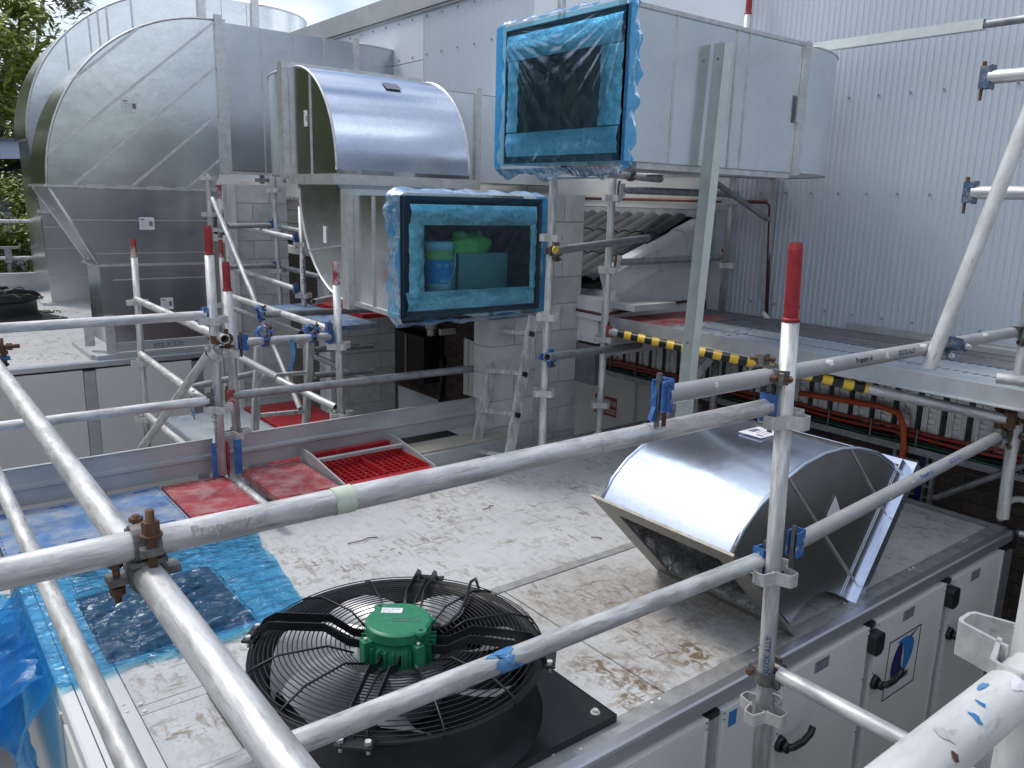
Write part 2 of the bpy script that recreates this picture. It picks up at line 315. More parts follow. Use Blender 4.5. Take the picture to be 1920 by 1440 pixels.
def thing(name, label, cat, loc, group=None):
    o = bpy.data.objects.new(name, None); COL.objects.link(o); o.empty_display_size = .1
    W = loc if isinstance(loc, Matrix) else Matrix.Translation(V(loc)); o.matrix_world = W; WM[o.name] = W
    tag(o, label, cat, group); return o
def frame(p0, p1, up=V((0, 0, 1))):            # matrix at p0 with local z along p0->p1
    p0 = V(p0); d = (V(p1)-p0).normalized(); x = up.cross(d)
    if x.length < .05: x = V((1, 0, 0)) - d*d.x
    x.normalize(); y = d.cross(x)
    return Matrix(((x.x, y.x, d.x, p0.x), (x.y, y.y, d.y, p0.y), (x.z, y.z, d.z, p0.z), (0, 0, 0, 1)))
def copy_tree(o, parent=None):
    c = o.copy(); COL.objects.link(c)
    if parent is not None: c.parent = parent
    for ch in [q for q in bpy.data.objects if q.parent == o and q != c]: copy_tree(ch, c)
    return c
def shared(name, me, W, parent):
    o = bpy.data.objects.new(name, me); COL.objects.link(o); o.parent = parent
    o.matrix_local = WM[parent.name].inverted() @ W; return o
def text(s, size, P, m, parent, name='lettering', wrap=None, sx=1, align='LEFT'):
    """P: matrix whose x is reading direction, y up, z outwards. wrap=(r) bends text around a tube whose axis is local x."""
    cu = bpy.data.curves.new('t', 'FONT'); cu.body = s; cu.size = size; cu.align_x = align; cu.resolution_u = 2; cu.offset = size*.018
    ob = bpy.data.objects.new('t', cu); COL.objects.link(ob); dg = bpy.context.evaluated_depsgraph_get(); dg.update()
    me = bpy.data.meshes.new_from_object(ob.evaluated_get(dg)); bpy.data.objects.remove(ob)
    mb = MB(); vs = []
    for q in me.vertices:
        x, y = q.co.x*sx, q.co.y
        if wrap: a = (y-size*.35)/wrap; vs.append(P @ V((x, math.sin(a)*wrap, math.cos(a)*wrap)))
        else: vs.append(P @ V((x, y, 0)))
    mb.add(vs, [tuple(p.vertices) for p in me.polygons]); bpy.data.meshes.remove(me)
    return mb.build(name, m, parent)
def mtx(o, x, y, z):
    o = V(o); x = V(x).normalized(); y = V(y).normalized(); z = V(z).normalized()
    return Matrix(((x.x, y.x, z.x, o.x), (x.y, y.y, z.y, o.y), (x.z, y.z, z.z, o.z), (0, 0, 0, 1)))
def lerp(a, b, t): return a+(b-a)*t
X, Y, Z = V((1, 0, 0)), V((0, 1, 0)), V((0, 0, 1))
TR = .0262

# ------------------------------------------------------------------ scaffold builders
def pressing(mb, c, ax):
    """ring of four V-shaped lugs round a standard"""
    u = V(ax).normalized(); a0 = (X - u*X.dot(u)).normalized(); b0 = u.cross(a0)
    for k in range(4):
        a = a0 if k % 2 == 0 else b0
        if k > 1: a = -a
        b = u.cross(a); hh = .021
        o = [(.020, .036), (.078, .021), (.082, .012), (.082, -.012), (.078, -.021), (.020, -.036)]
        i_ = [(.020, .031), (.0745, .0165), (.0775, .010), (.0775, -.010), (.0745, -.0165), (.020, -.031)]
        for q in range(5):
            pts = [o[q], o[q+1], i_[q+1], i_[q]]
            mb.prism([c+a*p[0]+b*p[1]-u*hh for p in pts], u*(2*hh))
def standard(label, D, top, bot, cups=(), red=0, redm=None, r=TR, m=ALU, group='scaffold standards', worn=False, words=None):
    pt = on_h(top, D); pb = on_h(bot, D); L_ = (pt-pb).length; d = (pt-pb).normalized()
    t = thing('scaffold_standard', label, 'scaffold pole', frame(pb, pt, Y), group)
    e = pt - d*red
    if red:
        MB().cyl(pb, e, r, n=20).build('tube', m, t)
        mb = MB(); mb.cyl(e, e+d*.012, r*1.04, r*1.04, n=20); mb.cyl(e+d*.012, pt-d*.02, r*.86, r*.84, n=20, caps=(0, 0)); mb.cyl(pt-d*.02, pt, r*.84, r*.72, n=20, caps=(0, 0))
        mb.cyl(pt-d*.002, pt-d*.03, r*.72, r*.70, n=20, caps=(0, 1))
        mb.build('spigot', redm or REDP, t)
        MB().cyl(e+d*.045+(-d.cross(Y).normalized()*.5-Y*.7).normalized()*(r*.80), e+d*.045+(-d.cross(Y).normalized()*.5-Y*.7).normalized()*(r*.88), .0065, n=10).build('pin_hole', INK, t)
    else: MB().pipe(pb, pt, r).build('tube', m, t)
    for cy in cups:
        x = lerp(top[0], bot[0], (cy-top[1])/(bot[1]-top[1])); z = on_h((x, cy), D).z
        c = pb + d*((z-pb.z)/d.z); mb = MB(); pressing(mb, c, d); mb.build('v_pressing', CUP, t)
    return t, pb, pt
def head(mb, wedge, p, d):
    """ledger end fitting at p, d pointing out of the tube"""
    s = d.cross(Z).normalized()
    for k in (-1, 1): mb.obox(p+d*.012+s*(.017*k), d, s, Z, .020, .0035, .042)
    mb.obox(p-d*.010, d, s, Z, .003, .0205, .046)
    wedge.prism([p+d*.020+s*.006+Z*.062, p+d*.032+s*.006+Z*.062, p+d*.030+s*.006-Z*.085, p+d*.022+s*.006-Z*.085], -s*.012)
def ledger(label, p0, p1, e0=None, e1=None, r=TR, m=ALU, name='scaffold_ledger', cat='scaffold tube', group='scaffold ledgers and rails', openend=True):
    p0 = V(p0); p1 = V(p1); t = thing(name, label, cat, frame(p0, p1), group); d = (p1-p0).normalized()
    (MB().pipe(p0, p1, r, n=24)).build('tube', m, t)
    for p, dd, e in ((p0, -d, e0), (p1, d, e1)):
        if e:
            mb = MB(); w = MB(); head(mb, w, p, dd); mb.build('end_fitting', e, t); w.build('wedge', RUST if e != BLUEP else DKST, t)
    return t
def coupler(label, c, a1, a2, off, m=DKST, bm=RUST, r=TR, group='scaffold couplers', sub='bolt'):
    """right-angle coupler: band round tube a1 at c and band round tube a2 at c+off"""
    c = V(c); a1 = V(a1).normalized(); a2 = V(a2).normalized(); off = V(off); c2 = c+off; n = off.normalized()
    t = thing('scaffold_coupler', label, 'coupler', c, group)
    for cc, a, sg in ((c, a1, 1), (c2, a2, -1)):
        mb = MB(); s = a.cross(n).normalized(); k = 14; w = .022
        ang = [math.radians(-150+300*i/k) for i in range(k+1)]
        rr = [(r+.0015), (r+.0075)]
        base = -n*sg
        P = lambda a_, q, z_: cc + (base*math.cos(a_)+s*math.sin(a_))*q + a*z_
        for i in range(k):
            a0, a1_ = ang[i], ang[i+1]
            mb.prism([P(a0, rr[0], -w), P(a0, rr[1], -w), P(a1_, rr[1], -w), P(a1_, rr[0], -w)], a*(2*w))
        mb.obox(cc+s*(r+.020), a, s, n, w*.8, .018, .007); mb.obox(cc-s*(r+.016), a, s, n, w*.8, .012, .007)
        mb.build('band', m, t)
        bb = MB(); q = cc+s*(r+.022)
        bb.cyl(q-n*.034, q+n*.042, .0062, n=10); bb.cyl(q+n*.014, q+n*.028, .0125, n=6, sm=False); bb.cyl(q-n*.030, q-n*.022, .012, n=6, sm=False)
        bb.build('bolt', bm, t)
    mid = MB(); mid.obox((c+c2)/2, a1, a2, n, .03, .03, .004); mid.build('saddle_plate', m, t)
    return t

# ================================================================== SETTING
GZ = -1.95
mb = MB(); mb.add([(-150, -150, GZ), (150, -150, GZ), (150, 200, GZ), (-150, 200, GZ)], [(0, 1, 2, 3)])
mb.build('ground', CONC, origin=(0, 0, GZ), kind='structure')

XW = 5.4
# ---- metal-clad building
bld = thing('clad_building', 'tall grey metal clad building with ribbed sheets and flat white panels behind the ducts', 'building', (XW, 3, .9))
def ribbed(y0, y1, z0, z1, pitch=.0425):
    vs = []; prof = []; y = y0
    while y < y1-1e-4:
        for dy, dx in ((0, 0), (.020, 0), (.025, -.0035), (.035, -.0035), (.040, 0)):
            if y+dy < y1: prof.append((XW+dx, y+dy))
        y += pitch
    prof.append((XW, y1)); n = len(prof)
    m = MB(); m.add([(p[0], p[1], z0) for p in prof]+[(p[0], p[1], z1) for p in prof], [(n+i, n+i+1, i+1, i) for i in range(n-1)]); return m
for i in range(9): ribbed(-2.0+.68*i, -2.0+.68*(i+1), .90, 4.6).build('cladding_sheet', CLAD, bld)
for i in range(3): ribbed(6.65+.68*i, 6.65+.68*(i+1), 1.98, 3.9).build('cladding_sheet', CLAD, bld)
def flat(y0, y1, z0, z1): MB().box((XW-.004, y0+.004, z0+.004), (XW+.03, y1-.004, z1-.004)).build('flat_panel', FLATW, bld)
for (a, b) in ((4.12, 5.32), (5.32, 6.65)):
    for (c, d) in ((1.98, 3.05), (3.05, 3.9), (3.9, 4.6)): flat(a, b, c, d)
for (a, b) in ((8.69, 10.3), (10.3, 12.6)):
    for (c, d) in ((1.98, 3.35), (3.35, 3.9)): flat(a, b, c, d)
for (a, b) in ((12.6, 14), (14, 16), (16, 19)): flat(a, b, 1.9, 3.9)
for (a, b) in ((4.12, 5.4), (5.4, 6.65), (6.65, 8.0), (8., 9.6), (9.6, 11.4), (11.4, 13.2), (13.2, 15.2)):
    MB().box((XW-.02, a+.006, 1.72), (XW+.03, b-.006, 1.972)).build('lower_panel', PANEL, bld)
MB().box((XW-.05, 6.652, 3.9), (XW+.2, 19, 4.14)).build('fascia', FASC, bld)
MB().box((XW-.03, 6.652, 3.868), (XW-.001, 19, 3.896)).build('drip_edge', FASC, bld)
MB().box((XW+.04, -2.0, -1.9), (XW+6, 19, 3.895)).build('core_wall', FLATW, bld)
mb = MB()
for zr in (1.03, 1.86, 2.5, 3.3, 3.75):
    y = -1.9
    while y < 4.1:
        mb.cyl((XW-.003, y, zr), (XW-.012, y, zr), .007, n=8); y += .2125
for zr in (2.45, 2.62, 3.4, 3.82):
    y = 6.7
    while y < 12: mb.cyl((XW-.007, y, zr), (XW-.016, y, zr), .011, n=8); y += .2286*1.4
mb.build('fixing_screws', STEEL, bld, kind='stuff')

# ---- brick walls under the platform
def brickwall(label, y0, y1, z0, z1):
    t = thing('brick_wall', label, 'wall', (XW+.02, (y0+y1)/2, z0))
    MB().box((XW+.005, y0, z0), (XW+.035, y1, z1)).build('mortar', MORT, t)
    me = None; r = 0; z = z0+.005; meshes = {}
    while z+.076 <= z1:
        y = y0+.003-(.12 if r % 2 else 0)
        while y < y1-.01:
            a = max(y, y0+.003); b = min(y+.230, y1-.003)
            if b-a > .03:
                key = round(b-a, 3); 
                W = Matrix.Translation((XW-.004+random.uniform(-.0012, .0012), (a+b)/2, z+.038))
                if key not in meshes:
                    w = (b-a)/2; m = MB(); m.box((-.006, -w, -.038), (.02, w, .038))
                    o = m.build('brick', BRICK, None, origin=Matrix()); meshes[key] = o.data; o.parent = t; o.matrix_local = WM[t.name].inverted() @ W
                else: shared('brick', meshes[key], W, t)
            y += .240
        z += .086; r += 1
    return t
brickwall('dark brown brick wall under the right platform behind the orange conduit', 1.0, 4.27, -1.27, .30)
brickwall('dark brown brick wall between the two grey block piers', 6.6, 9.4, -.72, .62)
mb = MB(); mb.box((XW+.0, 4.28, GZ), (XW+.034, 6.58, .86)); 
wt = thing('rendered_wall', 'white painted wall with a flush door and red sign behind the scaffold', 'wall', (XW, 5.4, GZ))
mb.build('wall_face', RENDER, wt)
MB().box((XW-.02, 5.02, -1.4), (XW+.0, 5.80, .34)).build('door', PANEL, wt)
MB().box((XW-.03, 4.985, -1.4), (XW+.0, 5.015, .37)).build('door_frame', PANEL, wt)
MB().box((XW-.03, 5.805, -1.4), (XW+.0, 5.84, .37)).build('door_frame', PANEL, wt)
s0, s1 = on_x((1117, 737), XW-.024), on_x((1156, 752), XW-.024)
yc = s0.y; w_ = s0.y-s1.y
sg = thing('door_sign', 'small red sign with white capitals on the white door', 'sign', (XW-.024, yc, s0.z-.17))
MB().box((XW-.028, yc-w_, s0.z-.185), (XW-.022, yc, s0.z)).build('plate', SIGNR, sg)
text('SECURITY DOOR', .066, mtx((XW-.0295, yc-.02, s0.z-.08), -Y, Z, -X), WPAINT, sg, sx=.78*w_/.42)
text('DO NOT OBSTRUCT', .066, mtx((XW-.0295, yc-.02, s0.z-.16), -Y, Z, -X), WPAINT, sg, sx=.66*w_/.42)
for (a, b) in ((-2.0, .998), (9.41, 19)):
    MB().box((XW+.002, a, GZ), (XW+.036, b, .89)).build('plain_wall', MORT, None, label='dark plain wall continuing '+('to the right under the platform' if a < 0 else 'far behind the duct risers'), cat='wall')

# ---- tiled lean-to roof against the building, with white gable and gutter
lean = thing('tiled_roof', 'dark clay tiled lean-to roof between the white gable and the block piers', 'roof', (4.3, 8, 1.1))
x0, z0, x1, z1 = 4.27, 1.17, 5.39, 1.70
MB().prism([(x0, 4.46, z0-.03), (x1, 4.46, z1-.03), (x1, 4.46, z1-.06), (x0, 4.46, z0-.06)], (0, 10, 0)).build('roof_batten', NAVY, lean)
sl_ = V((x1-x0, 0, z1-z0)).normalized(); nn = V((-sl_.z, 0, sl_.x))
def tile_mesh():
    m = MB(); K_ = 16; rows = []
    for u in (0, 1):
        rows.append([V((u*.40, (i/K_)*.30, .030*abs(math.sin(i/K_*PI*2))**.7+.012-u*.012)) for i in range(K_+1)])
    m.strip(rows[0], rows[1])
    m.add(rows[0]+[q-V((0, 0, .012)) for q in rows[0]], [(i+1, i, K_+1+i, K_+2+i) for i in range(K_)])
    return m
base = Matrix(((sl_.x, 0, nn.x, x0), (0, 1, 0, 4.44), (sl_.z, 0, nn.z, z0), (0, 0, 0, 1)))
tm = None
for j in range(33):
    for i in range(3):
        W = base @ Matrix.Translation((i*.385, j*.30, .004)) @ Matrix.Rotation(random.uniform(-.02, .02), 4, 'Z')
        if tm is None:
            o = tile_mesh().build('roof_tile', TILE, None, origin=Matrix()); tm = o.data; o.parent = lean; o.matrix_local = WM[lean.name].inverted() @ W
        else: shared('roof_tile', tm, W, lean)
MB().box((4.16, 4.62, 1.03), (4.27, 14.6, 1.12)).build('gutter', RENDER, lean)
MB().box((5.28, 4.3, 1.66), (5.39, 14.6, 1.715)).build('flashing', FLNG, lean)
gab = thing('gable_wall', 'white rendered gable wall rising to the cladding above the platform', 'wall', (4.8, 4.3, .6))
gy = 4.30
g = [on_y(p, gy) for p in ((1162, 551), (1205, 533), (1290, 487), (1357, 440))]
P2 = lambda x, z: V((x, gy, z))
MB().prism([P2(4.30, .62), P2(5.39, .62), P2(5.39, g[3].z+.08), P2(g[2].x, g[2].z+.06), P2(g[1].x, g[1].z+.05), P2(4.36, 1.10)], (0, .3, 0)).build('rendered_face', RENDER, gab)
tops = [on_y(p, gy-.03) for p in ((1152, 506), (1182, 488), (1232, 461), (1284, 433), (1358, 394))]
for i in range(4):
    a, b = V(tops[i]), V(tops[i+1]); d = (b-a).normalized(); nr = V((-d.z, 0, d.x)); b = b-d*.005
    sec = [V((0, 0, 0))-nr*.20, -nr*.03, V((0, .02, 0))-nr*.008, V((0, .06, 0)), V((0, .12, 0))-nr*.0, V((0, .16, 0))-nr*.02, V((0, .18, 0))-nr*.05, V((0, .18, 0))-nr*.2]
    th = nr*(.012 if i % 2 else 0)
    MB().prism([a+q+th for q in sec], b-a).build('coping_tile', RENDER, gab)
MB().box((4.18, 4.26, .90), (4.36, 4.6, 1.06)).build('eaves_box', RENDER, gab)
MB().box((4.20, 4.31, .72), (4.26, 6.4, 1.02)).build('fascia_board', RENDER, gab)
MB().sweep([(4.18, 6.2, .98), (4.18, 4.27, .95), (4.2, 4.245, .95), (4.8, 4.245, .985), (5.33, 4.245, 1.01), (5.35, 4.245, .98), (5.35, 4.245, .90)], .011).build('copper_pipe', COPPER, None, label='thin reddish copper pipe clipped along the white gable wall', cat='pipe')
MB().sweep([(5.36, 6.2, 1.79), (5.36, 3.75, 1.79), (5.36, 3.72, 1.76), (5.36, 3.66, .92)], .014).build('brown_pipe', COPPER, None, label='brown pipe running below the big duct then bending down the cladding', cat='pipe')
q0, q1 = on_y((1171, 572), 4.15), on_y((1243, 590), 4.15)
MB().box((q0.x-.02, 4.03, q0.z-.035), (q1.x, 4.27, q0.z+.01)).build('concrete_paver', BLOCK, None, label='loose flat concrete slab on the ledge below the white gable', cat='slab')
MB().box((4.19, 4.31, .40), (4.3, 5.6, .70)).build('dark_recess_board', DARKB, None, label='dark grey board under the white eaves beside the block pier', cat='board')

# ---- block piers
def pier(label, xr, y, z0, z1, w, d, strip=False):
    t = thing('block_pier', label, 'pier', (xr-w/2, y+d/2, z0))
    MB().box((xr-w+.006, y+.006, z0), (xr-.006, y+d-.006, z1-.006)).build('mortar', JOINT, t)
    z = z1-.195; r = 0; ms = {}
    while z > z0:
        a = xr-w; first = .39 if r % 2 else .195
        if r % 2 == 0: cuts = [.39]
        xs = [0]; q = first
        while q < w-.05: xs.append(q); q += .40
        xs.append(w)
        for i in range(len(xs)-1):
            aa, bb = xr-xs[i+1]+(.004 if i < len(xs)-2 else 0), xr-xs[i]-(.004 if i else 0)
            key = round(bb-aa, 3); W = Matrix.Translation(((aa+bb)/2, y+d/2, z+.0975))
            if key not in ms:
                m = MB(); h = (bb-aa)/2; m.box((-h, -d/2, -.0955), (h, d/2, .0955)); o = m.build('block', BLOCK, None, origin=Matrix()); ms[key] = o.data
                o.parent = t; o.matrix_local = WM[t.name].inverted() @ W
            else: shared('block', ms[key], W, t)
        z -= .20; r += 1
    if strip: MB().box((xr-w-.055, y-.02, z0), (xr-w-.004, y+.1, z1)).build('corner_trim', RENDER, t)
    return t
xr_ = on_y((1091, 500), 4.53).x
pier('grey block pier nearest the ladder, right of the blue wrapped duct', xr_, 4.53, -1.9, on_y((1050, 364), 4.53).z, xr_-3.785, .19)
pier('low grey block wall behind the leaning ladder joined to the pier', 3.782, 4.53, -1.9, .93, .42, .19)
a, b = on_y((440, 345), 8.85), on_y((536, 345), 8.85)
pier('grey block pier with white corner strip left of the duct elbows', b.x, 8.85, -1.9, a.z, b.x-a.x, .39, True)
a, b = on_y((625, 600), 8.25), on_y((740, 600), 8.25)
pier('grey block pier below the duct elbows between the scaffold bays', b.x, 8.25, -1.9, 1.2, b.x-a.x, .39, True)

# ================================================================== PLANT UNITS
AX0, AX1, AY0, AY1 = .34, 4.93, 1.60, 4.40
ahu = thing('plant_unit', 'large white plant unit with dirty flat roof and aluminium edges in the foreground', 'air handler', ((AX0+AX1)/2, AY0, GZ))
MB().box((AX0+.05, AY0+.05, GZ), (AX1-.05, AY1-.05, -.012)).build('casing', PANEL, ahu)
for (a, b, c, d) in ((AX0+.20, 2.10, AY0+.12, 2.68), (2.11, AX1-.1, AY0+.12, 2.68), (AX0+.20, AX1-.1, 2.74, AY1-.08)):
    MB().box((a, c, -.03), (b, d, 0)).build('roof_sheet', ROOF, ahu)
MB().box((1.2, 2.685, -.03), (AX1-.1, 2.735, .003)).build('seam_strip', ALUDK, ahu)
MB().box((AX0+.2, 2.684, -.03), (1.198, 2.736, 0)).build('roof_sheet', ROOF, ahu)
MB().box((AX0+.05, AY0+.05, -.04), (AX0+.195, AY1-.08, .002)).build('edge_plate', WHITEP, ahu)
MB().box((AX0+.2, AY0+.045, -.04), (AX1-.05, AY0+.115, .004)).build('edge_strip', ALUDK, ahu)
MB().box((AX1-.095, AY0+.12, -.04), (AX1-.03, AY1-.08, .004)).build('edge_strip', ALUDK, ahu)
MB().box((AX0+.06, AY1-.075, -.04), (AX1-.05, AY1-.0, .004)).build('edge_strip', ALUDK, ahu)
def rail_profile(mb, a, b, out):
    a = V(a); b = V(b); o = V(out); pr = [(0.045, .0), (.010, .0), (.002, -.006), (0, -.016), (0, -.058), (.012, -.066), (.045, -.066)]
    mb.prism([a-o*p[0]+Z*p[1] for p in pr], b-a)
mb = MB(); rail_profile(mb, (AX0+.02, AY0, .006), (AX1-.03, AY0, .006), -Y); mb.build('top_rail', ALUEX, ahu)
mb = MB(); rail_profile(mb, (AX1, AY0+.03, .006), (AX1, AY1, .006), X); mb.build('top_rail', ALUDK, ahu)
mb = MB(); rail_profile(mb, (AX0, AY0+.03, .006), (AX0, AY1, .006), -X); mb.build('top_rail', WHITEP, ahu)
MB().box((AX1-.035, AY0-.012, -.10), (AX1+.012, AY0+.035, .012)).build('corner_cap', BLACK, ahu)
mb = MB()
for x in (1.55, 1.64, 2.02, 2.06, 2.62, 2.66, 3.3, 3.34, 3.9, 3.94, 4.5, 4.54):
    mb.cyl((x, AY0+.065+.035*(int(x*50) % 2), .003), (x, AY0+.065+.035*(int(x*50) % 2), .007), .0055, n=8)
for y in (1.75, 1.8, 2.2, 2.25, 2.7, 2.75): mb.cyl((AX0+.215, y, 0), (AX0+.215, y, .005), .007, n=8); mb.cyl((AX0+.165, y+.03, 0), (AX0+.165, y+.03, .006), .007, n=8)
mb.build('rivets', PAPER, ahu, kind='stuff')
def door(x0, x1, handle=True, lbl=True, hinge=None):
    MB().box((x0, AY0-.012, GZ+.25), (x1, AY0+.04, -.075)).build('door_panel', PANEL, ahu)
    mb = MB(); f = .020
    for q in ((x0, x0+f, GZ+.25, -.073), (x1-f, x1, GZ+.25, -.073)): mb.box((q[0], AY0-.016, q[2]), (q[1], AY0-.0125, q[3]))
    mb.box((x0+f, AY0-.016, -.073-f), (x1-f, AY0-.0125, -.073)); mb.build('door_edging', WHITEP, ahu)
    mb = MB()
    for zz in (-.085, -.11, -.33, -.6, -.85): 
        for xx in (x0+.010, x1-.010): mb.cyl((xx, AY0-.016, zz), (xx, AY0-.019, zz), .004, n=6)
    mb.build('door_screws', DKST, ahu, kind='stuff')
    if handle:
        hx = x0+.035; hz = -.385
        t_ = MB(); t_.cyl((hx, AY0-.012, hz), (hx, AY0-.035, hz), .036, .030, n=18); t_.cyl((hx, AY0-.035, hz), (hx, AY0-.06, hz), .022, n=14)
        t_.sweep([(hx, AY0-.055, hz), (hx+.04, AY0-.062, hz-.006), (hx+.10, AY0-.064, hz-.006), (hx+.155, AY0-.06, hz+.004), (hx+.175, AY0-.056, hz+.028)], .0145, 10)
        t_.build('handle', BLACK, ahu)
    if lbl:
        c = (x0+x1)/2-.035; lb = MB().box((c-.053, AY0-.0145, -.150), (c+.053, AY0-.0125, -.080)).build('warning_label', GREYLBL, ahu)
        for k, (s_, q) in enumerate((('WARNING', .017), ('HIGH VOLTAGE', .0125), ('DISCONNECT POWER', .009), ('BEFORE SERVICING', .009))):
            text(s_, q, mtx((c, AY0-.0155, -.096-.016*k), X, Z, -Y), INK, lb, align='CENTER')
    if hinge is not None:
        t_ = MB(); t_.prism([(hinge-.040, AY0-.055, -.115), (hinge-.028, AY0-.055, -.10), (hinge+.028, AY0-.055, -.10), (hinge+.040, AY0-.055, -.115), (hinge+.040, AY0-.055, -.185), (hinge+.022, AY0-.055, -.205), (hinge-.022, AY0-.055, -.205), (hinge-.040, AY0-.055, -.185)], (0, .045, 0))
        t_.build('hinge', BLACK, ahu)
door(2.655, 3.330, hinge=3.365); door(3.400, 4.075, hinge=4.112); door(4.150, 4.765)
door(1.62, 2.205, False, False); door(2.285, 2.585, False, False); door(.45, 1.54, False, False)
for x0, x1 in ((3.334, 3.396), (4.079, 4.146), (4.775, 4.925), (2.212, 2.278), (2.59, 2.65), (1.545, 1.615), (.36, .44)):
    MB().box((x0, AY0-.002, GZ), (x1, AY0+.04, -.0935)).build('post', ALUEX, ahu)
    MB().box((x0-.002, AY0-.006, -.093), (x1+.002, AY0+.04, -.068)).build('post_cap', BLACK, ahu)
MB().box((2.33, AY0-.015, -.16), (2.375, AY0-.0125, -.09)).build('blue_sticker', SKYP, ahu)
# side of the unit at the left end
for (a, b) in ((1.68, 2.9), (2.97, 4.3)): MB().box((AX0-.006, a, GZ+.2), (AX0+.04, b, -.075)).build('side_panel', PANEL, ahu)
MB().box((AX0-.002, 2.905, GZ+.2), (AX0+.04, 2.965, -.075)).build('post', ALUDK, ahu)
# emblem on the middle door
lg = MB(); lx0, lx1, lz0, lz1 = 3.550, 3.858, -.538, -.226
fy = AY0-.0128
for q in ((lx0, lx1, lz0, lz0+.006), (lx0, lx1, lz1-.006, lz1), (lx0, lx0+.005, lz0+.006, lz1-.006), (lx1-.005, lx1, lz0+.006, lz1-.006)): lg.box((q[0], fy-.0012, q[2]), (q[1], fy, q[3]))
def lp(pts): return [V((lx0+u*(lx1-lx0), fy, lz0+v*(lz1-lz0))) for u, v in pts]
def bez(p, n=8):
    out = []
    for i in range(n+1):
        t = i/n; out.append(tuple(sum(q[k]*c for q, c in zip(p, ((1-t)**3, 3*t*(1-t)**2, 3*t*t*(1-t), t**3))) for k in (0, 1)))
    return out
lo_ = lg.build('emblem_frame', NAVYP, ahu)
e1 = bez([(.36, .90), (.12, .72), (.02, .22), (.42, .20)])+bez([(.42, .20), (.60, .18), (.68, .22), (.76, .30)])+bez([(.76, .30), (.50, .24), (.44, .50), (.46, .66)])+bez([(.46, .66), (.47, .80), (.42, .86), (.36, .90)])
def fan_poly(mb, pts, c, th=-.0014):
    p = []
    for q in lp(pts):
        if not p or (q-p[-1]).length > 1e-4: p.append(q+V((0, th, 0)))
    if (p[0]-p[-1]).length < 1e-4: p.pop()
    mb.add(p, [tuple(range(len(p)))])
mb = MB(); fan_poly(mb, e1, (.33, .42)); mb.build('emblem_navy_shape', NAVYP, ahu)
e2 = bez([(.22, .90), (.50, 1.0), (.86, .92), (.82, .68)])+bez([(.82, .68), (.80, .50), (.68, .36), (.56, .30)])+bez([(.56, .30), (.50, .44), (.54, .60), (.50, .72)])+bez([(.50, .72), (.46, .86), (.34, .92), (.22, .90)])
mb = MB(); fan_poly(mb, e2, (.64, .66)); mb.build('emblem_blue_shape', SKYP, ahu)
mb = MB(); fan_poly(mb, [(.62, .90), (.72, .88), (.92, .985)], (.74, .92)); mb.build('emblem_tip', NAVYP, ahu)
text('A', .052, mtx((lx0+.045, fy-.0014, lz0+.052), X, Z, -Y), SKYP, ahu, 'emblem_lettering')
text('IRCHANGE', .030, mtx((lx0+.085, fy-.0014, lz0+.060), X, Z, -Y), SKYP, ahu, 'emblem_lettering')

# far plant unit
BX0, BX1, BY0, BY1 = -4.5, 3.02, 9.15, 16.0
ah2 = thing('plant_unit', 'far white plant unit carrying the two tall duct risers at left', 'air handler', (-.5, BY0, GZ))
MB().box((BX0, BY0+.03, GZ), (BX1, BY1, -.012)).build('casing', PANEL, ah2)
MB().box((BX0+.1, BY0+.08, -.02), (BX1-.05, BY1-.1, 0)).build('roof_sheet', ROOF, ah2)
mb = MB(); rail_profile(mb, (BX0, BY0, .006), (BX1, BY0, .006), -Y); mb.build('top_rail', ALUEX, ah2)
MB().box((BX0, BY0+.03, -.09), (BX1, BY0+.078, .004)).build('edge_strip', ALUEX, ah2)
xs = [BX0, -3.0, -1.3, on_y((172, 750), BY0).x, 2.72, BX1]
for i, x in enumerate(xs[1:-1]):
    MB().box((x-.055, BY0-.006, GZ), (x+.055, BY0+.028, -.085)).build('post', ALUEX, ah2)
    MB().box((x-.06, BY0-.012, -.085), (x+.06, BY0+.028, -.062)).build('post_cap', BLACK, ah2)
for i in range(len(xs)-1): MB().box((xs[i]+.06, BY0+.002, GZ), (xs[i+1]-.06, BY0+.028, -.075)).build('side_panel', PANEL, ah2)
MB().box((BX0, 16.1, -.3), (3.0, 16.3, .32)).build('parapet', GREYK, None, label='low pale metal parapet behind the far plant unit at left', cat='parapet')
for i, zz in enumerate((1.30, 0.62)):
    p = on_y((30, 415 if i == 0 else 484), 16.6)
    MB().pipe((-6, 16.6, p.z), (2.2, 16.6, p.z), .032).build('guard_rail', ALU, None, label=('upper' if i == 0 else 'lower')+' horizontal guard rail in front of the trees at far left', cat='rail', group='guard rails at far left')
p = on_y((16, 484), 16.6)
mb = MB(); mb.cyl((p.x, 16.6, 0.2), (p.x, 16.6, p.z), .034); mb.box((p.x-.05, 16.54, p.z-.08), (p.x+.05, 16.66, p.z+.16)); mb.box((p.x-.16, 16.56, p.z+.16), (p.x+.16, 16.64, p.z+.2))
mb.build('rail_post', STEEL, None, label='short rail post with clamp in front of the trees at far left', cat='post')

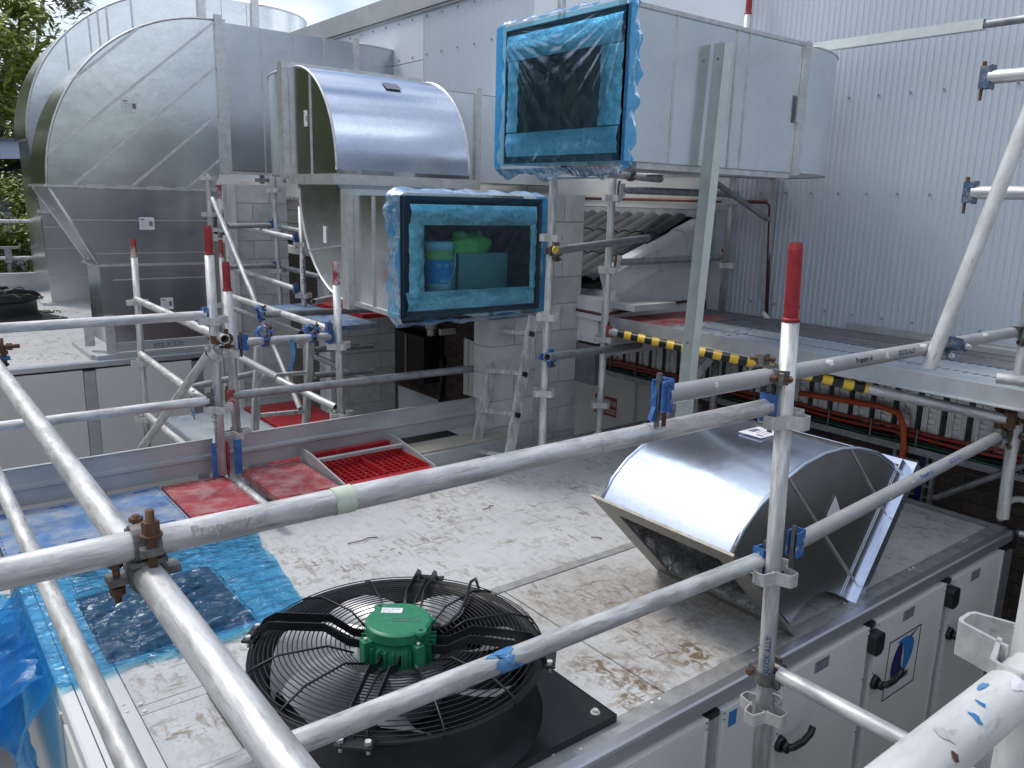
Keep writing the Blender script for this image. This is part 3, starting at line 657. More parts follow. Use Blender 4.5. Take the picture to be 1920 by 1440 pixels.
# ================================================================== DUCTS
def clip(poly, p, n):
    out = []
    for i in range(len(poly)):
        a, b = V(poly[i]), V(poly[(i+1) % len(poly)]); da, db = (a-p).dot(n), (b-p).dot(n)
        if da >= 0: out.append(a)
        if (da >= 0) != (db >= 0): out.append(a+(b-a)*(da/(da-db)))
    return out
def arcp(c, a, b, t0, t1, n=18):       # ellipse arc; c + a cos t + b sin t
    return [V(c)+V(a)*math.cos(lerp(t0, t1, i/n))+V(b)*math.sin(lerp(t0, t1, i/n)) for i in range(n+1)]
def side(t, poly, nrm, cuts=(), m=GALV, off=.004, name='side_panel', ribs=True, sw=.009):
    """sheet polygon split into panels by seam lines; cuts = [(point, in-plane normal)], each drawn as a raised seam too"""
    pcs = [[V(q) for q in poly]]
    for (p, n) in cuts:
        nx = []
        for pc in pcs:
            for sgn in (1, -1):
                q = clip(pc, V(p), V(n)*sgn)
                if len(q) > 2: nx.append(q)
        pcs = nx
    k = 0
    for pc in pcs:
        MB().prism(pc, V(nrm)*-.003).build(name, m, t); k += 1
    if ribs:
        for (p, n) in cuts:
            q = []
            for i in range(len(poly)):
                a, b = V(poly[i]), V(poly[(i+1) % len(poly)]); da, db = (a-V(p)).dot(V(n)), (b-V(p)).dot(V(n))
                if (da >= 0) != (db >= 0): q.append(a+(b-a)*(da/(da-db)))
            if len(q) >= 2: MB().bar(q[0]+V(nrm)*.004, q[1]+V(nrm)*.004, sw, sw*.8, V(nrm)).build('seam', FLNG, t)
def sheet(t, line, ext, m=GALV, name='curved_sheet'):
    MB().strip([V(q) for q in line], [V(q)+V(ext) for q in line]).build(name, m, t)
def edge(t, line, r=.007, m=FLNG, name='edge_seam'): MB().sweep(line, r, 6).build(name, m, t)
def sticker(t, P, u, v, w, h, lines=True, m=PAPER):
    """white paper label centred at P spanned by u,v"""
    P = V(P); u = V(u).normalized(); v = V(v).normalized(); n = u.cross(v)
    st = MB().obox(P+n*.001, u, v, n, w/2, h/2, .001).build('sticker', m, t)
    if lines:
        mb = MB()
        mb.obox(P-u*w*.28+v*h*.32+n*.0025, u, v, n, w*.14, h*.05, .0004)
        for k in range(4): mb.obox(P-u*w*.14+v*h*(.12-.16*k)+n*.0025, u, v, n, w*(.26-.03*(k % 2)), h*.012, .0004)
        mb.obox(P+u*w*.27-v*h*.02+n*.0025, u, v, n, w*.12, h*.2, .0004)
        mb.build('sticker_print', INKG, t)

# --- duct A : big near-left riser, transition and elbow
yA, yA2 = 9.30, 10.28
EA = lambda px: on_y(px, yA)
A = thing('duct_riser', 'nearest tall galvanised duct elbow with diagonal seams rising from the far plant unit', 'duct', (2.4, yA, 0))
d_ = V((0, yA2-yA, 0))
xL, xR, zb = EA((88, 345)).x, 3.12, EA((88, 345)).z
xT, zT, zin = EA((400, 37)).x, EA((400, 37)).z, EA((425, 320)).z
arc = arcp((xT, yA, zb), V((xL-xT, 0, 0)), V((0, 0, zT-zb)), 0, PI/2, 26)
poly = arc + [V((xT, yA, zin)), V((xR-.06, yA, zb))]
dn_ = V((-.80, 0, 1.0)).normalized()   # diagonal seam normal
def ln(a, b):
    a = EA(a); b = EA(b); q = (b-a).normalized(); return (a, V((-q.z, 0, q.x)))
side(A, poly, -Y, [ln((110, 170), (272, 42)), ln((88, 290), (400, 42)), ln((140, 345), (405, 125)), ln((250, 348), (415, 210)), ln((355, 350), (420, 293))], sw=.024)
sheet(A, arc, d_, name='curved_sheet'); edge(A, [q-Y*.002 for q in arc], .012)
for q in (0, 1): MB().box((xL-.02, yA-.02+q*(yA2-yA+.02), zb-.025), (xR, yA+.012+q*(yA2-yA+.02), zb-.002)).build('flange', FLNG, A)
MB().box((xL-.03, yA+.01, zb-.025), (xL+.0, yA2, zb-.002)).build('flange', FLNG, A)
for k in range(5):
    xx = xL+.35+k*.29; MB().box((xx, yA-.028, zb-.030), (xx+.16, yA-.0205, zb+.010)).build('flange_cleat', FLNG, A)
# transition
zt0 = EA((180, 497)).z; xt0, xt1 = EA((190, 497)).x-.02, EA((392, 500)).x
tp = [V((xL+.01, yA, zb-.03)), V((xR-.02, yA, zb-.03)), V((xt1, yA, zt0)), V((xt0, yA, zt0))]
side(A, tp, -Y, [(EA((250, 413)), Z), (EA((300, 474)), Z)], GALVD, name='transition_panel')
MB().prism([tp[0], tp[3], tp[3]+d_*.62+V((-.0, 0, 0)), tp[0]+d_], V((.004, 0, 0))).build('sloping_panel', GALVD, A)
edge(A, [tp[0], tp[3]], .016); edge(A, [tp[0]+d_, tp[3]+d_*.62], .012)
MB().prism([tp[1]+d_, tp[2]+d_*.62, tp[3]+d_*.62, tp[0]+d_], V((0, .004, 0))).build('back_panel', GALVD, A)
# base box
dB = d_*.62; zc = .16
MB().box((xt0-.02, yA-.02, zt0-.02), (xt1+.02, yA+.012, zt0+.005)).build('flange', FLNG, A)
MB().box((xt0-.05, yA+.013, zt0-.02), (xt0-.0, yA+dB.y, zt0+.005)).build('flange', FLNG, A)
side(A, [V((xt0, yA+.002, zc)), V((xt1, yA+.002, zc)), V((xt1, yA+.002, zt0-.02)), V((xt0, yA+.002, zt0-.02))], -Y, [], GALVD, name='base_panel')
MB().prism([V((xt0, yA, zc)), V((xt0, yA+dB.y, zc)), V((xt0, yA+dB.y, zt0-.02)), V((xt0, yA, zt0-.02))], V((.003, 0, 0))).build('base_panel', GALV, A)
for zz in (zt0-.16, zt0-.55): MB().bar((xt0+.12, yA-.004, zz), (xt1, yA-.004, zz), .008, .012).build('seam', FLNG, A)
for xx in (xt0, xt1-.09): MB().box((xx, yA-.03, .02), (xx+.09, yA-.004, zc+.30)).build('corner_leg', FLNG, A)
MB().box((xt0+.09, yA-.012, .06), (xt1-.09, yA+.03, .155)).build('base_collar', GREYK, A)
text('870 X 570', .075, mtx((lerp(xt0, xt1, .42), yA-.0135, .075), X, Z, -Y), INKG, A)
MB().box((xt0-.12, yA-.10, .0), (xt1+.12, yA-.0, .05)).build('base_angle', GREYK, A)
MB().box((xt0-.16, yA-.0, .0), (xt0-.10, yA2, .05)).build('base_angle', GREYK, A)
MB().box((xt0-.10, yA+.55, .05), (xt0-.0, yA+.58, .34)).build('bracket', FLNG, A)
sticker(A, EA((243, 198))-Y*.006, X, Z, .15, .13); sticker(A, EA((275, 419))-Y*.006, X, Z, .15, .13); sticker(A, EA((313, 569))-Y*.004, X, Z, .13, .13)
# horizontal run of A and its end elbow
xf, xe = EA((418, 40)).x, EA((690, 90)).x
zTop, zBot = EA((425, 44)).z, EA((430, 320)).z-.0
MB().box((xT, yA-.035, zBot-.05), (xT+.075, yA+.012, zTop+.07)).build('flange', FLNG, A)
MB().box((xT+.076, yA-.03, zBot-.03), (xT+.115, yA+.012, zTop+.03)).build('flange', FLNG, A)
xs_ = [EA((p, 100)).x for p in (490, 552, 607)]
side(A, [V((xT+.11, yA, zBot)), V((xe-.2, yA, zBot)), V((xe-.2, yA, zTop)), V((xT+.11, yA, zTop))], -Y, [(V((q, yA, 2)), X) for q in xs_], GALVD, name='run_panel')
MB().prism([V((xT+.11, yA, zTop)), V((xe, yA, zTop)), V((xe, yA2, zTop)), V((xT+.11, yA2, zTop))], V((0, 0, .004))).build('top_panel', GALVD, A)
MB().prism([V((xT, yA, zBot)), V((xe, yA, zBot)), V((xe, yA2, zBot)), V((xT, yA2, zBot))], V((0, 0, .004))).build('bottom_panel', GALVD, A)
MB().bar((xT+.05, yA-.005, zBot-.02), (xe, yA-.005, zBot-.02), .03, .03).build('bottom_angle', FLNG, A)
MB().box((xe-.20, yA-.03, zBot-.04), (xe-.13, yA+.012, zTop+.05)).build('flange', FLNG, A)
ar = arcp((xe-.13, yA+1.05, zBot), V((1.25, 0, 0)), V((0, -1.05, 0)), PI/2, 0, 16)
sheet(A, ar, V((0, 0, zTop-zBot)), GALVD); edge(A, [q+Z*(zTop-zBot) for q in ar], .012)
MB().prism([q+Z*(zTop-zBot) for q in ar]+[V((xe-.13, yA+1.05, zTop))], V((0, 0, -.004))).build('top_panel', GALVD, A)

# --- duct B : larger duct behind
yB, yB2 = 14.1, 15.4
EB = lambda px: on_y(px, yB)
B = thing('duct_riser', 'larger galvanised duct elbow furthest back at left with vertical seams', 'duct', (3, yB, 0))
xl = EB((85, 480)).x; xr_ = 4.6; zbB = EB((80, 420)).z; xtB = EB((345, 5)).x; ztB = EB((345, -8)).z+.05
arc = arcp((xtB+.3, yB, EB((75, 260)).z), V((xl-.08-xtB-.3, 0, 0)), V((0, 0, ztB-EB((75, 260)).z)), 0, PI/2, 30)
poly = arc+[V((xtB+.3, yB, 1.4)), V((xl, yB, 1.4))]
side(B, poly, -Y, [(EB((p, 60)), V((1, 0, .02))) for p in (122, 168, 186, 203, 250)], GALV, sw=.024)
sheet(B, arc, V((0, yB2-yB, 0))); edge(B, arc, .016)
side(B, [V((xl+.03, yB, 0)), V((xl+1.9, yB, 0)), V((xl+1.9, yB, 1.395)), V((xl, yB, 1.395))], -Y, [(V((0, yB, z)), Z) for z in (.42, .86, 1.18)], GALVD, name='riser_panel')
MB().prism([V((xl+.03, yB, 0)), V((xl-.0, yB2, 0)), V((xl-.03, yB2, EB((75, 260)).z)), V((xl-.06, yB, EB((75, 260)).z))], V((.004, 0, 0))).build('riser_panel', GALV, B)
MB().bar((xl-.05, yB-.01, 1.41), (xl+2, yB-.01, 1.41), .03, .05).build('flange', FLNG, B)
MB().box((xl-.06, yB-.06, 0), (xl+1.95, yB-.002, .04)).build('base_angle', FLNG, B)
MB().box((xl-.10, yB-.0, 0), (xl+.02, yB2, .04)).build('base_angle', FLNG, B)
xe = EB((470, 20)).x; xm = EB((318, 10)).x
side(B, [V((xtB+.3, yB, 2.6)), V((xe, yB, 2.6)), V((xe, yB, ztB-.02)), V((xtB+.3, yB, ztB))], -Y, [(EB((p, 20)), X) for p in (370, 415, 462)], GALV, name='run_panel')
MB().box((xtB+.2, yB-.05, 2.6), (xtB+.32, yB+.0, ztB+.06)).build('flange', FLNG, B)
MB().box((xe, yB-.05, 2.6), (xe+.12, yB+.0, ztB+.08)).build('flange', FLNG, B)
ar = arcp((xe+.12, yB+1.4, 2.6), V((1.35, 0, 0)), V((0, -1.4, 0)), PI/2, 0, 16)
sheet(B, ar, V((0, 0, ztB-2.6))); edge(B, [q+Z*(ztB-2.6) for q in ar], .016)
MB().prism([q+Z*(ztB-2.6) for q in ar]+[V((xe+.12, yB+1.4, ztB))], V((0, 0, -.004))).build('top_panel', GALV, B)
MB().prism([V((xtB+.3, yB, ztB)), V((xe+.12, yB, ztB)), V((xe+.12, yB2, ztB)), V((xtB+.3, yB2, ztB))], V((0, 0, .004))).build('top_panel', GALV, B)

# --- duct C : double elbow ending in the blue wrapped opening
xc, xc2 = 2.60, 3.72
C = thing('duct_elbow', 'galvanised duct that turns down and then forward to the blue wrapped opening', 'duct', (3.1, 5.3, 1.0))
zt, zm, zl, zo1, zo0 = 2.67, 1.885, 1.03, 1.755, 1.01
w = V((xc2-xc, 0, 0))
arU = arcp((xc, 5.99, 1.93), V((0, 5.32-5.99, 0)), V((0, 0, zt-1.93)), 0, PI/2, 18)
poly = arU+[V((xc, 6.10, zt)), V((xc, 6.10, 1.90)), V((xc, 5.97, 1.90)), V((xc, 5.32, 1.90))]
side(C, arU+[V((xc, 6.10, zt)), V((xc, 6.10, 1.90)), V((xc, 5.32, 1.90))], -X, [(V((xc, 5.72, 2)), V((0, 1, 0)))], GALV)
side(C, [q+w for q in (arU+[V((xc, 6.10, zt)), V((xc, 6.10, 1.90)), V((xc, 5.32, 1.90))])], X, [], GALV)
sheet(C, arU, w, SHINY, 'curved_sheet'); edge(C, arU, .010); edge(C, [q+w for q in arU], .010)
sheet(C, [arU[-1], V((xc, 6.10, zt))], w, SHINY, 'top_sheet')
def ring(t, x0, x1, y0, y1, z0, z1, o=.035, name='flange', m=FLNG):
    """angle-iron collar round a box, thin along its duct axis"""
    mb = MB()
    if z1-z0 < .12:
        mb.box((x0-o, y0-o, z0), (x1+o, y0-.001, z1)); mb.box((x0-o, y1+.001, z0), (x1+o, y1+o, z1)); mb.box((x0-o, y0, z0), (x0-.001, y1, z1)); mb.box((x1+.001, y0, z0), (x1+o, y1, z1))
    elif y1-y0 < .12:
        mb.box((x0-o, y0, z0-o), (x1+o, y1, z0-.001)); mb.box((x0-o, y0, z1+.001), (x1+o, y1, z1+o)); mb.box((x0-o, y0, z0), (x0-.001, y1, z1)); mb.box((x1+.001, y0, z0), (x1+o, y1, z1))
    else:
        mb.box((x0, y0-o, z0-o), (x1, y1+o, z0-.001)); mb.box((x0, y0-o, z1+.001), (x1, y1+o, z1+o)); mb.box((x0, y0-o, z0), (x1, y0-.001, z1)); mb.box((x0, y1+.001, z0), (x1, y1+o, z1))
    return mb.build(name, m, t)
ring(C, xc, xc2, 5.32, 5.97, 1.83, 1.90, .05)
arL = arcp((xc, 5.20, 1.83), V((0, .76, 0)), V((0, 0, -(1.83-zl))), 0, PI/2, 18)
pl = arL+[V((xc, 5.18, zl)), V((xc, 5.18, 1.755)), V((xc, 5.32, 1.83))]
side(C, pl, -X, [(V((xc, 5.2, 1.42)), V((0, .12, 1)))], GALV)
side(C, [q+w for q in pl], X, [], GALV); sheet(C, arL, w, GALV); edge(C, arL, .010)
MB().box((xc, 5.315, 1.70), (xc2, 5.32, 1.83)).build('throat_panel', GALVD, C)
MB().prism([V((xc, 5.18, 1.755)), V((xc, 5.32, 1.80)), V((xc2, 5.32, 1.80)), V((xc2, 5.18, 1.755))], V((0, 0, .004))).build('throat_panel', GALV, C)
ring(C, xc, xc2, 5.08, 5.18, zo0+.02, zo1, .045)
MB().prism([V((xc, 4.46, zo0)), V((xc, 5.08, zo0+.02)), V((xc, 5.08, zo1)), V((xc, 4.46, zo1))], V((.004, 0, 0))).build('side_panel', GALV, C)
MB().prism([V((xc2, 4.46, zo0)), V((xc2, 5.08, zo0+.02)), V((xc2, 5.08, zo1)), V((xc2, 4.46, zo1))], V((.004, 0, 0))).build('side_panel', GALV, C)
MB().box((xc, 4.46, zo1), (xc2, 5.08, zo1+.004)).build('top_panel', GALV, C)
MB().box((xc, 4.46, zo0-.004), (xc2, 5.08, zo0)).build('bottom_panel', GALV, C)
MB().bar((xc-.006, 4.80, zo0+.01), (xc-.006, 4.80, zo1), .012, .01, Y).build('seam', FLNG, C)
MB().bar((xc-.004, 4.46, zo0), (xc-.004, 5.08, zo0+.02), .02, .03).build('seam', FLNG, C)
sticker(C, on_x((574, 222), xc)-X*.003, -Y, Z, .055, .11); sticker(C, on_x((610, 440), xc)-X*.003, -Y, Z, .05, .12, False)
sticker(C, on_y((761, 360), 5.31)-Y*.001, X, Z, .10, .04, False)
tq = 1.02; pc_ = V((xc+.62, 5.99-.67*math.cos(tq), 1.93+.74*math.sin(tq))); nn_ = V((0, -math.cos(tq), math.sin(tq))); vv_ = V((0, math.sin(tq), math.cos(tq)))
sticker(C, pc_+nn_*.006, X, vv_, .13, .10, True, GREYLBL)
# inside of the opening
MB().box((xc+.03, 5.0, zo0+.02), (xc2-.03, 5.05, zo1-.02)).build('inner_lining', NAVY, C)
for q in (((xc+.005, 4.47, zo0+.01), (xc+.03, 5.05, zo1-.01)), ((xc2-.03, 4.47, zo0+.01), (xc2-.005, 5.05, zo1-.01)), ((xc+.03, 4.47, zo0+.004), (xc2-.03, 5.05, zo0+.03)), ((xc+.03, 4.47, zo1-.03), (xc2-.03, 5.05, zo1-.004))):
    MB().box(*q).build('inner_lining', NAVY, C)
mo = MB(); fw = .10
def foilbar(a, b, wv, n_):
    a = V(a); b = V(b); wv = V(wv); n_ = V(n_)
    return MB().grid(lambda u, v: a+(b-a)*u+wv*v+n_*(.012*math.sin(v*PI)+.010*noise.noise(V((u*9, v*4, a.x*7)))), 40, 8)
foilbar((xc+.07, 4.455, zo1-.04), (xc2-.03, 4.455, zo1-.04), (0, 0, -.13), -Y).build('foil_tape', FOILT, C)
foilbar((xc+.05, 4.455, zo0+.03), (xc2-.03, 4.455, zo0+.03), (0, .02, .12), -Y).build('foil_tape', FOILT, C)
foilbar((xc+.06, 4.452, zo0+.12), (xc+.06, 4.452, zo1-.16), (.11, 0, 0), -Y).build('foil_tape', FOILT, C)
foilbar((xc2-.08, 4.452, zo0+.14), (xc2-.08, 4.452, zo1-.16), (.055, 0, 0), -Y).build('foil_tape', FOILT, C)
mb = MB()
for q in (((xc-.01, 4.44, zo0-.01), (xc+.015, 4.455, zo1+.01)), ((xc2-.015, 4.44, zo0-.01), (xc2+.01, 4.455, zo1+.01)), ((xc+.015, 4.44, zo1-.015), (xc2-.015, 4.455, zo1+.01)), ((xc+.015, 4.44, zo0-.01), (xc2-.015, 4.455, zo0+.008))): mb.box(*q)
mb.build('opening_rim', BLACK, C)
# things stored in the duct
yb = 4.60; b0, b1 = on_y((796, 500), yb).x, on_y((844, 500), yb).x; bc = (b0+b1)/2+.01; br = (b1-b0)/2*.95; bt = on_y((820, 452), yb).z
bk = thing('bucket', 'white lidded pail with blue and lime label inside the blue wrapped duct', 'bucket', (bc, yb, zo0+.14))
zb0 = zo0+.09
MB().cyl((bc, yb, zb0), (bc, yb, bt-.05), br*.88, br*.97, n=28).build('pail', BIN, bk)
MB().cyl((bc, yb, bt-.055), (bc, yb, bt), br*1.07, br*1.07, n=28).build('lid', BIN, bk)
MB().cyl((bc, yb, bt-.115), (bc, yb, bt-.062), br*.985, br*.985, n=28, caps=(0, 0)).build('lime_band', LIME, bk)
MB().cyl((bc, yb, zb0+.10), (bc, yb, bt-.116), br*.945, br*.985, n=28, caps=(0, 0)).build('blue_label', BLAB, bk)
Pm = mtx((bc, yb, bt-.10), X, -Y, Z)
def curved(s, size, z, col):
    W = mtx((bc, yb, z), Z, X, -Y)
    # reading direction bends round the pail: build flat then wrap
    cu = bpy.data.curves.new('t', 'FONT'); cu.body = s; cu.size = size; cu.align_x = 'CENTER'; cu.offset = size*.03
    ob = bpy.data.objects.new('t', cu); COL.objects.link(ob); dg = bpy.context.evaluated_depsgraph_get(); dg.update(); me = bpy.data.meshes.new_from_object(ob.evaluated_get(dg)); bpy.data.objects.remove(ob)
    m_ = MB(); rr = br*.995+.001; m_.add([V((bc+rr*math.sin(q.co.x/rr), yb-rr*math.cos(q.co.x/rr), z+q.co.y)) for q in me.vertices], [tuple(p.vertices) for p in me.polygons]); m_.build('lettering', col, bk)
curved('VALUE PACK', .034, bt-.10, WPAINT); curved('o  o  o', .05, bt-.165, WPAINT); curved('WIPES', .035, bt-.27, WPAINT)
MB().sweep([V((bc+br*.99*math.cos(a_)*1.02, yb-.05-.03*math.sin(a_), bt-.07-abs(math.sin(a_))*.20)) for a_ in [PI*i/16 for i in range(9)]], .004, 6).build('handle', BIN, bk)
c0, c1 = on_y((858, 476), 4.70), on_y((950, 538), 4.70)
cs = thing('storage_case', 'grey green square case inside the blue wrapped duct', 'case', ((c0.x+c1.x)/2, 4.8, c1.z))
MB().box((c0.x, 4.70, c1.z), (c1.x, 4.98, c0.z)).build('case_body', CRATE, cs)
MB().box((c0.x-.06, 4.72, c1.z-.03), (c0.x-.002, 4.97, c0.z-.005)).build('case_side', CRATE, cs)
MB().box((c0.x-.01, 4.694, c1.z), (c0.x+.006, 4.70, c0.z)).build('case_edge', BLACK, cs)
bgm = MB(); bcx = on_y((880, 457), 4.75)
def bagf(u, v):
    a_ = u*2*PI; b_ = v*PI; p = V((math.cos(a_)*math.sin(b_)*.17, math.sin(a_)*math.sin(b_)*.10, math.cos(b_)*.105))
    k = 1+.45*noise.noise(p*16+V((3, 1, 2))); return V((bcx.x+.02, 4.80, c0.z+.05))+p*k
bgm.grid(bagf, 30, 18); bgm.build('plastic_bag', BAG, None, label='crumpled bright green plastic bag on top of the case in the duct', cat='bag')

# rear of C : flange, corner elbow and run towards the wall
y0, y1 = 6.22, 7.35
MB().box((xc, 6.10, 1.90), (xc+.003, 6.24, zt)).build('side_panel', GALVD, C); MB().box((xc+.003, 6.10, zt-.003), (xc2, 6.24, zt)).build('top_panel', GALVD, C)
MB().box((xc-.05, 6.10, 1.87), (xc-.001, 6.17, zt)).build('flange', FLNG, C); MB().box((xc-.05, 6.10, zt+.001), (xc2+.05, 6.17, zt+.05)).build('flange', FLNG, C)
MB().box((xc-.03, 6.19, 1.84), (xc-.004, 6.24, zt+.02)).build('flange', FLNG, C)
ar = arcp((xc2, 6.24, 1.90), V((-(xc2-xc)-.0, 0, 0)), V((0, 1.2, 0)), 0, PI/2, 14)
sheet(C, ar, V((0, 0, zt-1.90)), GALV, 'corner_sheet'); edge(C, [q+Z*(zt-1.9) for q in ar], .008)
MB().prism([q+Z*(zt-1.9) for q in ar]+[V((xc2+.05, 7.44, zt)), V((xc2+.05, 6.17, zt)), V((xc, 6.17, zt))], V((0, 0, -.004))).build('top_panel', GALV, C)
xrun = [xc2+.05, xc2+.22, on_y((895, 250), y0).x, 5.36]
side(C, [V((xrun[0], y0, 1.90)), V((xrun[3], y0, 1.90)), V((xrun[3], y0, zt)), V((xrun[0], y0, zt))], -Y, [(V((xrun[1], y0, 2)), X), (V((xrun[2], y0, 2)), X)], GALV, name='run_panel')
MB().box((xrun[0], y0, zt-.004), (5.36, y1, zt)).build('top_panel', GALV, C); MB().box((xrun[0], y0, 1.9), (5.36, y1, 1.904)).build('bottom_panel', GALV, C)
for xx in (xrun[1]-.05, xrun[2]-.03): MB().box((xx, y0-.03, 1.84), (xx+.05, y0-.001, zt+.05)).build('flange', FLNG, C)

# --- duct D : upper right wrapped duct
k_ = 2.85/3.1
dy0, dy1 = 2.85, 3.80; dx0 = 2.895; dz0, dz1 = 1.955, 2.655; dxf = 4.28
D = thing('rectangular_duct', 'long galvanised duct with blue wrapped end high above the platform', 'duct', (3.7, 3.3, dz0))
cutx = [on_y((p, 160), dy0).x for p in (1262, 1375, 1398)]
side(D, [V((dx0, dy0, dz0)), V((dxf, dy0, dz0)), V((dxf, dy0, dz1)), V((dx0, dy0, dz1))], -Y, [(V((q, dy0, 2)), X) for q in cutx], GALV, name='side_panel')
MB().box((dx0, dy0, dz0-.004), (dxf, dy1, dz0)).build('bottom_panel', GALVD, D)
MB().box((dx0, dy0, dz1), (dxf, dy1, dz1+.004)).build('top_panel', GALVD, D)
MB().box((dx0, dy1, dz0), (dxf, dy1+.004, dz1)).build('side_panel', GALVD, D)
MB().bar((dx0, dy0-.004, dz1), (dxf, dy0-.004, dz1), .014, .02).build('seam', FLNG, D)
MB().bar((dx0+.1, dy0+.03, dz0-.02), (dxf, dy0+.03, dz0-.02), .04, .03).build('seam', FLNG, D)
ring(D, dxf, dxf+.030, dy0, dy1, dz0, dz1, .018); ring(D, dxf+.034, dxf+.064, dy0, dy1, dz0, dz1, .014)
MB().box((dxf-.03, dy0-.022, 2.23), (dxf+.03, dy0-.019, 2.38)).build('flange_cleat', FLNG, D)
MB().box((dxf+.072, dy0, dz0), (dxf+.12, dy0+.003, dz1)).build('side_panel', GALV, D)
ar = arcp((dxf+.12, dy0+.62, dz0), V((.74, 0, 0)), V((0, -.62, 0)), PI/2, 0, 16)
sheet(D, ar, Z*(dz1-dz0), GALV); edge(D, [q+Z*(dz1-dz0) for q in ar], .006); edge(D, ar, .006)
for zz, s_ in ((dz0, 1), (dz1, -1)): MB().prism([q+Z*(zz-dz0) for q in ar]+[V((dxf+.12, dy0+.62, zz))], V((0, 0, .003*s_))).build('cap_panel', GALV, D)
MB().box((dxf+.12, dy0+.622, dz0+.002), (dxf+.855, 4.9, dz1-.002)).build('run_panel', GALV, D)
# its wrapped end
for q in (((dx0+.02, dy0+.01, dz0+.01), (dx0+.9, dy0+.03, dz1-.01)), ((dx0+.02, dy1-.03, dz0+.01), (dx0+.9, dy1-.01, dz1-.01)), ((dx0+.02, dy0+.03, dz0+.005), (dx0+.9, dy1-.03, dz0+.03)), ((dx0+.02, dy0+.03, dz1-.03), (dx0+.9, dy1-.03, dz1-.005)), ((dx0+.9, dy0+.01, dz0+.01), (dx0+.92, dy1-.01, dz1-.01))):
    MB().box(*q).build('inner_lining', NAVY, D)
xx = dx0-.006
foilbar((xx, dy0+.04, dz1-.03), (xx, dy1-.02, dz1-.03), (0, 0, -.13), -X).build('foil_tape', FOILT, D)
foilbar((xx, dy0+.04, dz0+.035), (xx, dy1-.03, dz0+.035), (0, 0, .125), -X).build('foil_tape', FOILT, D)
foilbar((xx, dy0+.035, dz0+.165), (xx, dy0+.035, dz1-.165), (0, .15, 0), -X).build('foil_tape', FOILT, D)
foilbar((xx, dy1-.12, dz0+.165), (xx, dy1-.12, dz1-.165), (0, .09, 0), -X).build('foil_tape', FOILT, D)

def film(label, o, u, v, n, U, Vv, skirt, seed, sag=.02, m=FILMS, cr=1.0):
    """protective film stretched over an opening: o corner, u/v edge directions, n outward normal"""
    o = V(o); u = V(u); v = V(v); n = V(n); t = thing('protective_film', label, 'plastic film', o, 'blue protective films')
    def f(a, b):
        p = o+u*(a*U)+v*(b*Vv)
        e = min(a, 1-a, b, 1-b)
        # creases radiating from the two upper corners
        r0 = math.atan2(b-1.02, a+.02); r1 = math.atan2(b-1.02, 1.02-a)
        d0 = math.hypot(a, 1-b); d1 = math.hypot(1-a, 1-b)
        w_ = .007*math.sin(r0*34+3*noise.noise(V((r0*3, d0*1, seed))))*max(0, 1-d0*1.15)*min(1, d0*4)+.007*math.sin(r1*36+3*noise.noise(V((r1*3, d1*1, seed))))*max(0, 1-d1*1.15)*min(1, d1*4)
        w_ += .004*noise.noise(V((a*4+seed, b*3, 1)))
        return p+n*(.022+cr*w_*min(1, e*10))-n*sag*min(1, e*6)
    MB().grid(f, 150, 120).build('stretched_sheet', m, t)
    # gathered skirt round the duct
    per = []; K_ = 44
    for i in range(K_): per.append((i/K_, 0, -v))
    for i in range(K_): per.append((1, i/K_, u))
    for i in range(K_): per.append((1-i/K_, 1, v))
    for i in range(K_): per.append((0, 1-i/K_, -u))
    def g(a, b):
        i = int(round(a*len(per))) % len(per); p0, q0, out = per[i]
        p = o+u*(p0*U)+v*(q0*Vv)+n*.02
        k = noise.noise(V((a*26, b*3, seed))); l_ = skirt*(.75+.5*noise.noise(V((a*9, 0, seed+4))))
        if p0 in (0, 1) and q0 in (0, 1): out = out
        s_ = math.sin(b*PI*.5)
        return p-n*(b*l_)+out*(.012+.030*s_*(1+.9*k)+.012*math.sin(a*130+3*k)*b)+v*(-.02*b*(k+.3))
    MB().grid(g, len(per), 8).build('gathered_edge', FILMD, t); return t
film('blue film stretched over the middle duct opening holding the bucket', (xc-.02, 4.425, zo0-.02), X, Z, -Y, xc2-xc+.04, zo1-zo0+.035, .15, 1.3, m=FILMC, cr=.30)
film('blue film stretched over the high right duct end showing a dark inside', (dx0-.03, dy1+.015, dz0-.02), -Y, Z, -X, dy1-dy0+.03, dz1-dz0+.03, .09, 5.1)

# --- loose elbow lying on the plant roof
ye, ye2 = 1.70, 2.395
def q2(l): return [V((x, ye, z)) for x, z in l]
OUT = q2([(2.407, .473), (2.47, .56), (2.56, .635), (2.705, .708), (2.84, .752), (2.98, .772), (3.12, .77), (3.25, .748), (3.416, .700), (3.56, .625), (3.68, .545)])
INN = q2([(3.34, -.0), (3.27, .045), (3.199, .085), (3.119, .118), (3.035, .122), (2.94, .095), (2.87, .04)])
E_ = thing('duct_elbow', 'loose shiny galvanised elbow lying on the white roof beside the near pole', 'duct', (3.0, ye, 0))
dW = V((0, ye2-ye, 0))
n1 = V((.70, 0, .71))
c1 = (V((2.751, ye, .71)), V((.701, 0, .713))); c2 = (V((3.197, ye, .741)), V((.703, 0, .711)))
polyE = OUT+INN
side(E_, polyE, -Y, [(V((2.751, ye, .70)), V((.58, 0, .585)).normalized()), (V((3.20, ye, .74)), V((.703, 0, .711)))], GALVD)
side(E_, [q+dW for q in polyE], Y, [], GALVD, ribs=False)
sheet(E_, OUT, dW, SHINY); edge(E_, OUT, .010, SHINY); edge(E_, [q+dW for q in OUT], .009, SHINY)
sheet(E_, INN, dW, GALVD, 'inner_sheet')
a, b = OUT[0], V((2.86, ye, .012))
dd = (b-a).normalized(); nf = V((dd.z, 0, -dd.x))      # outward (towards lower left)
if nf.x > 0: nf = -nf
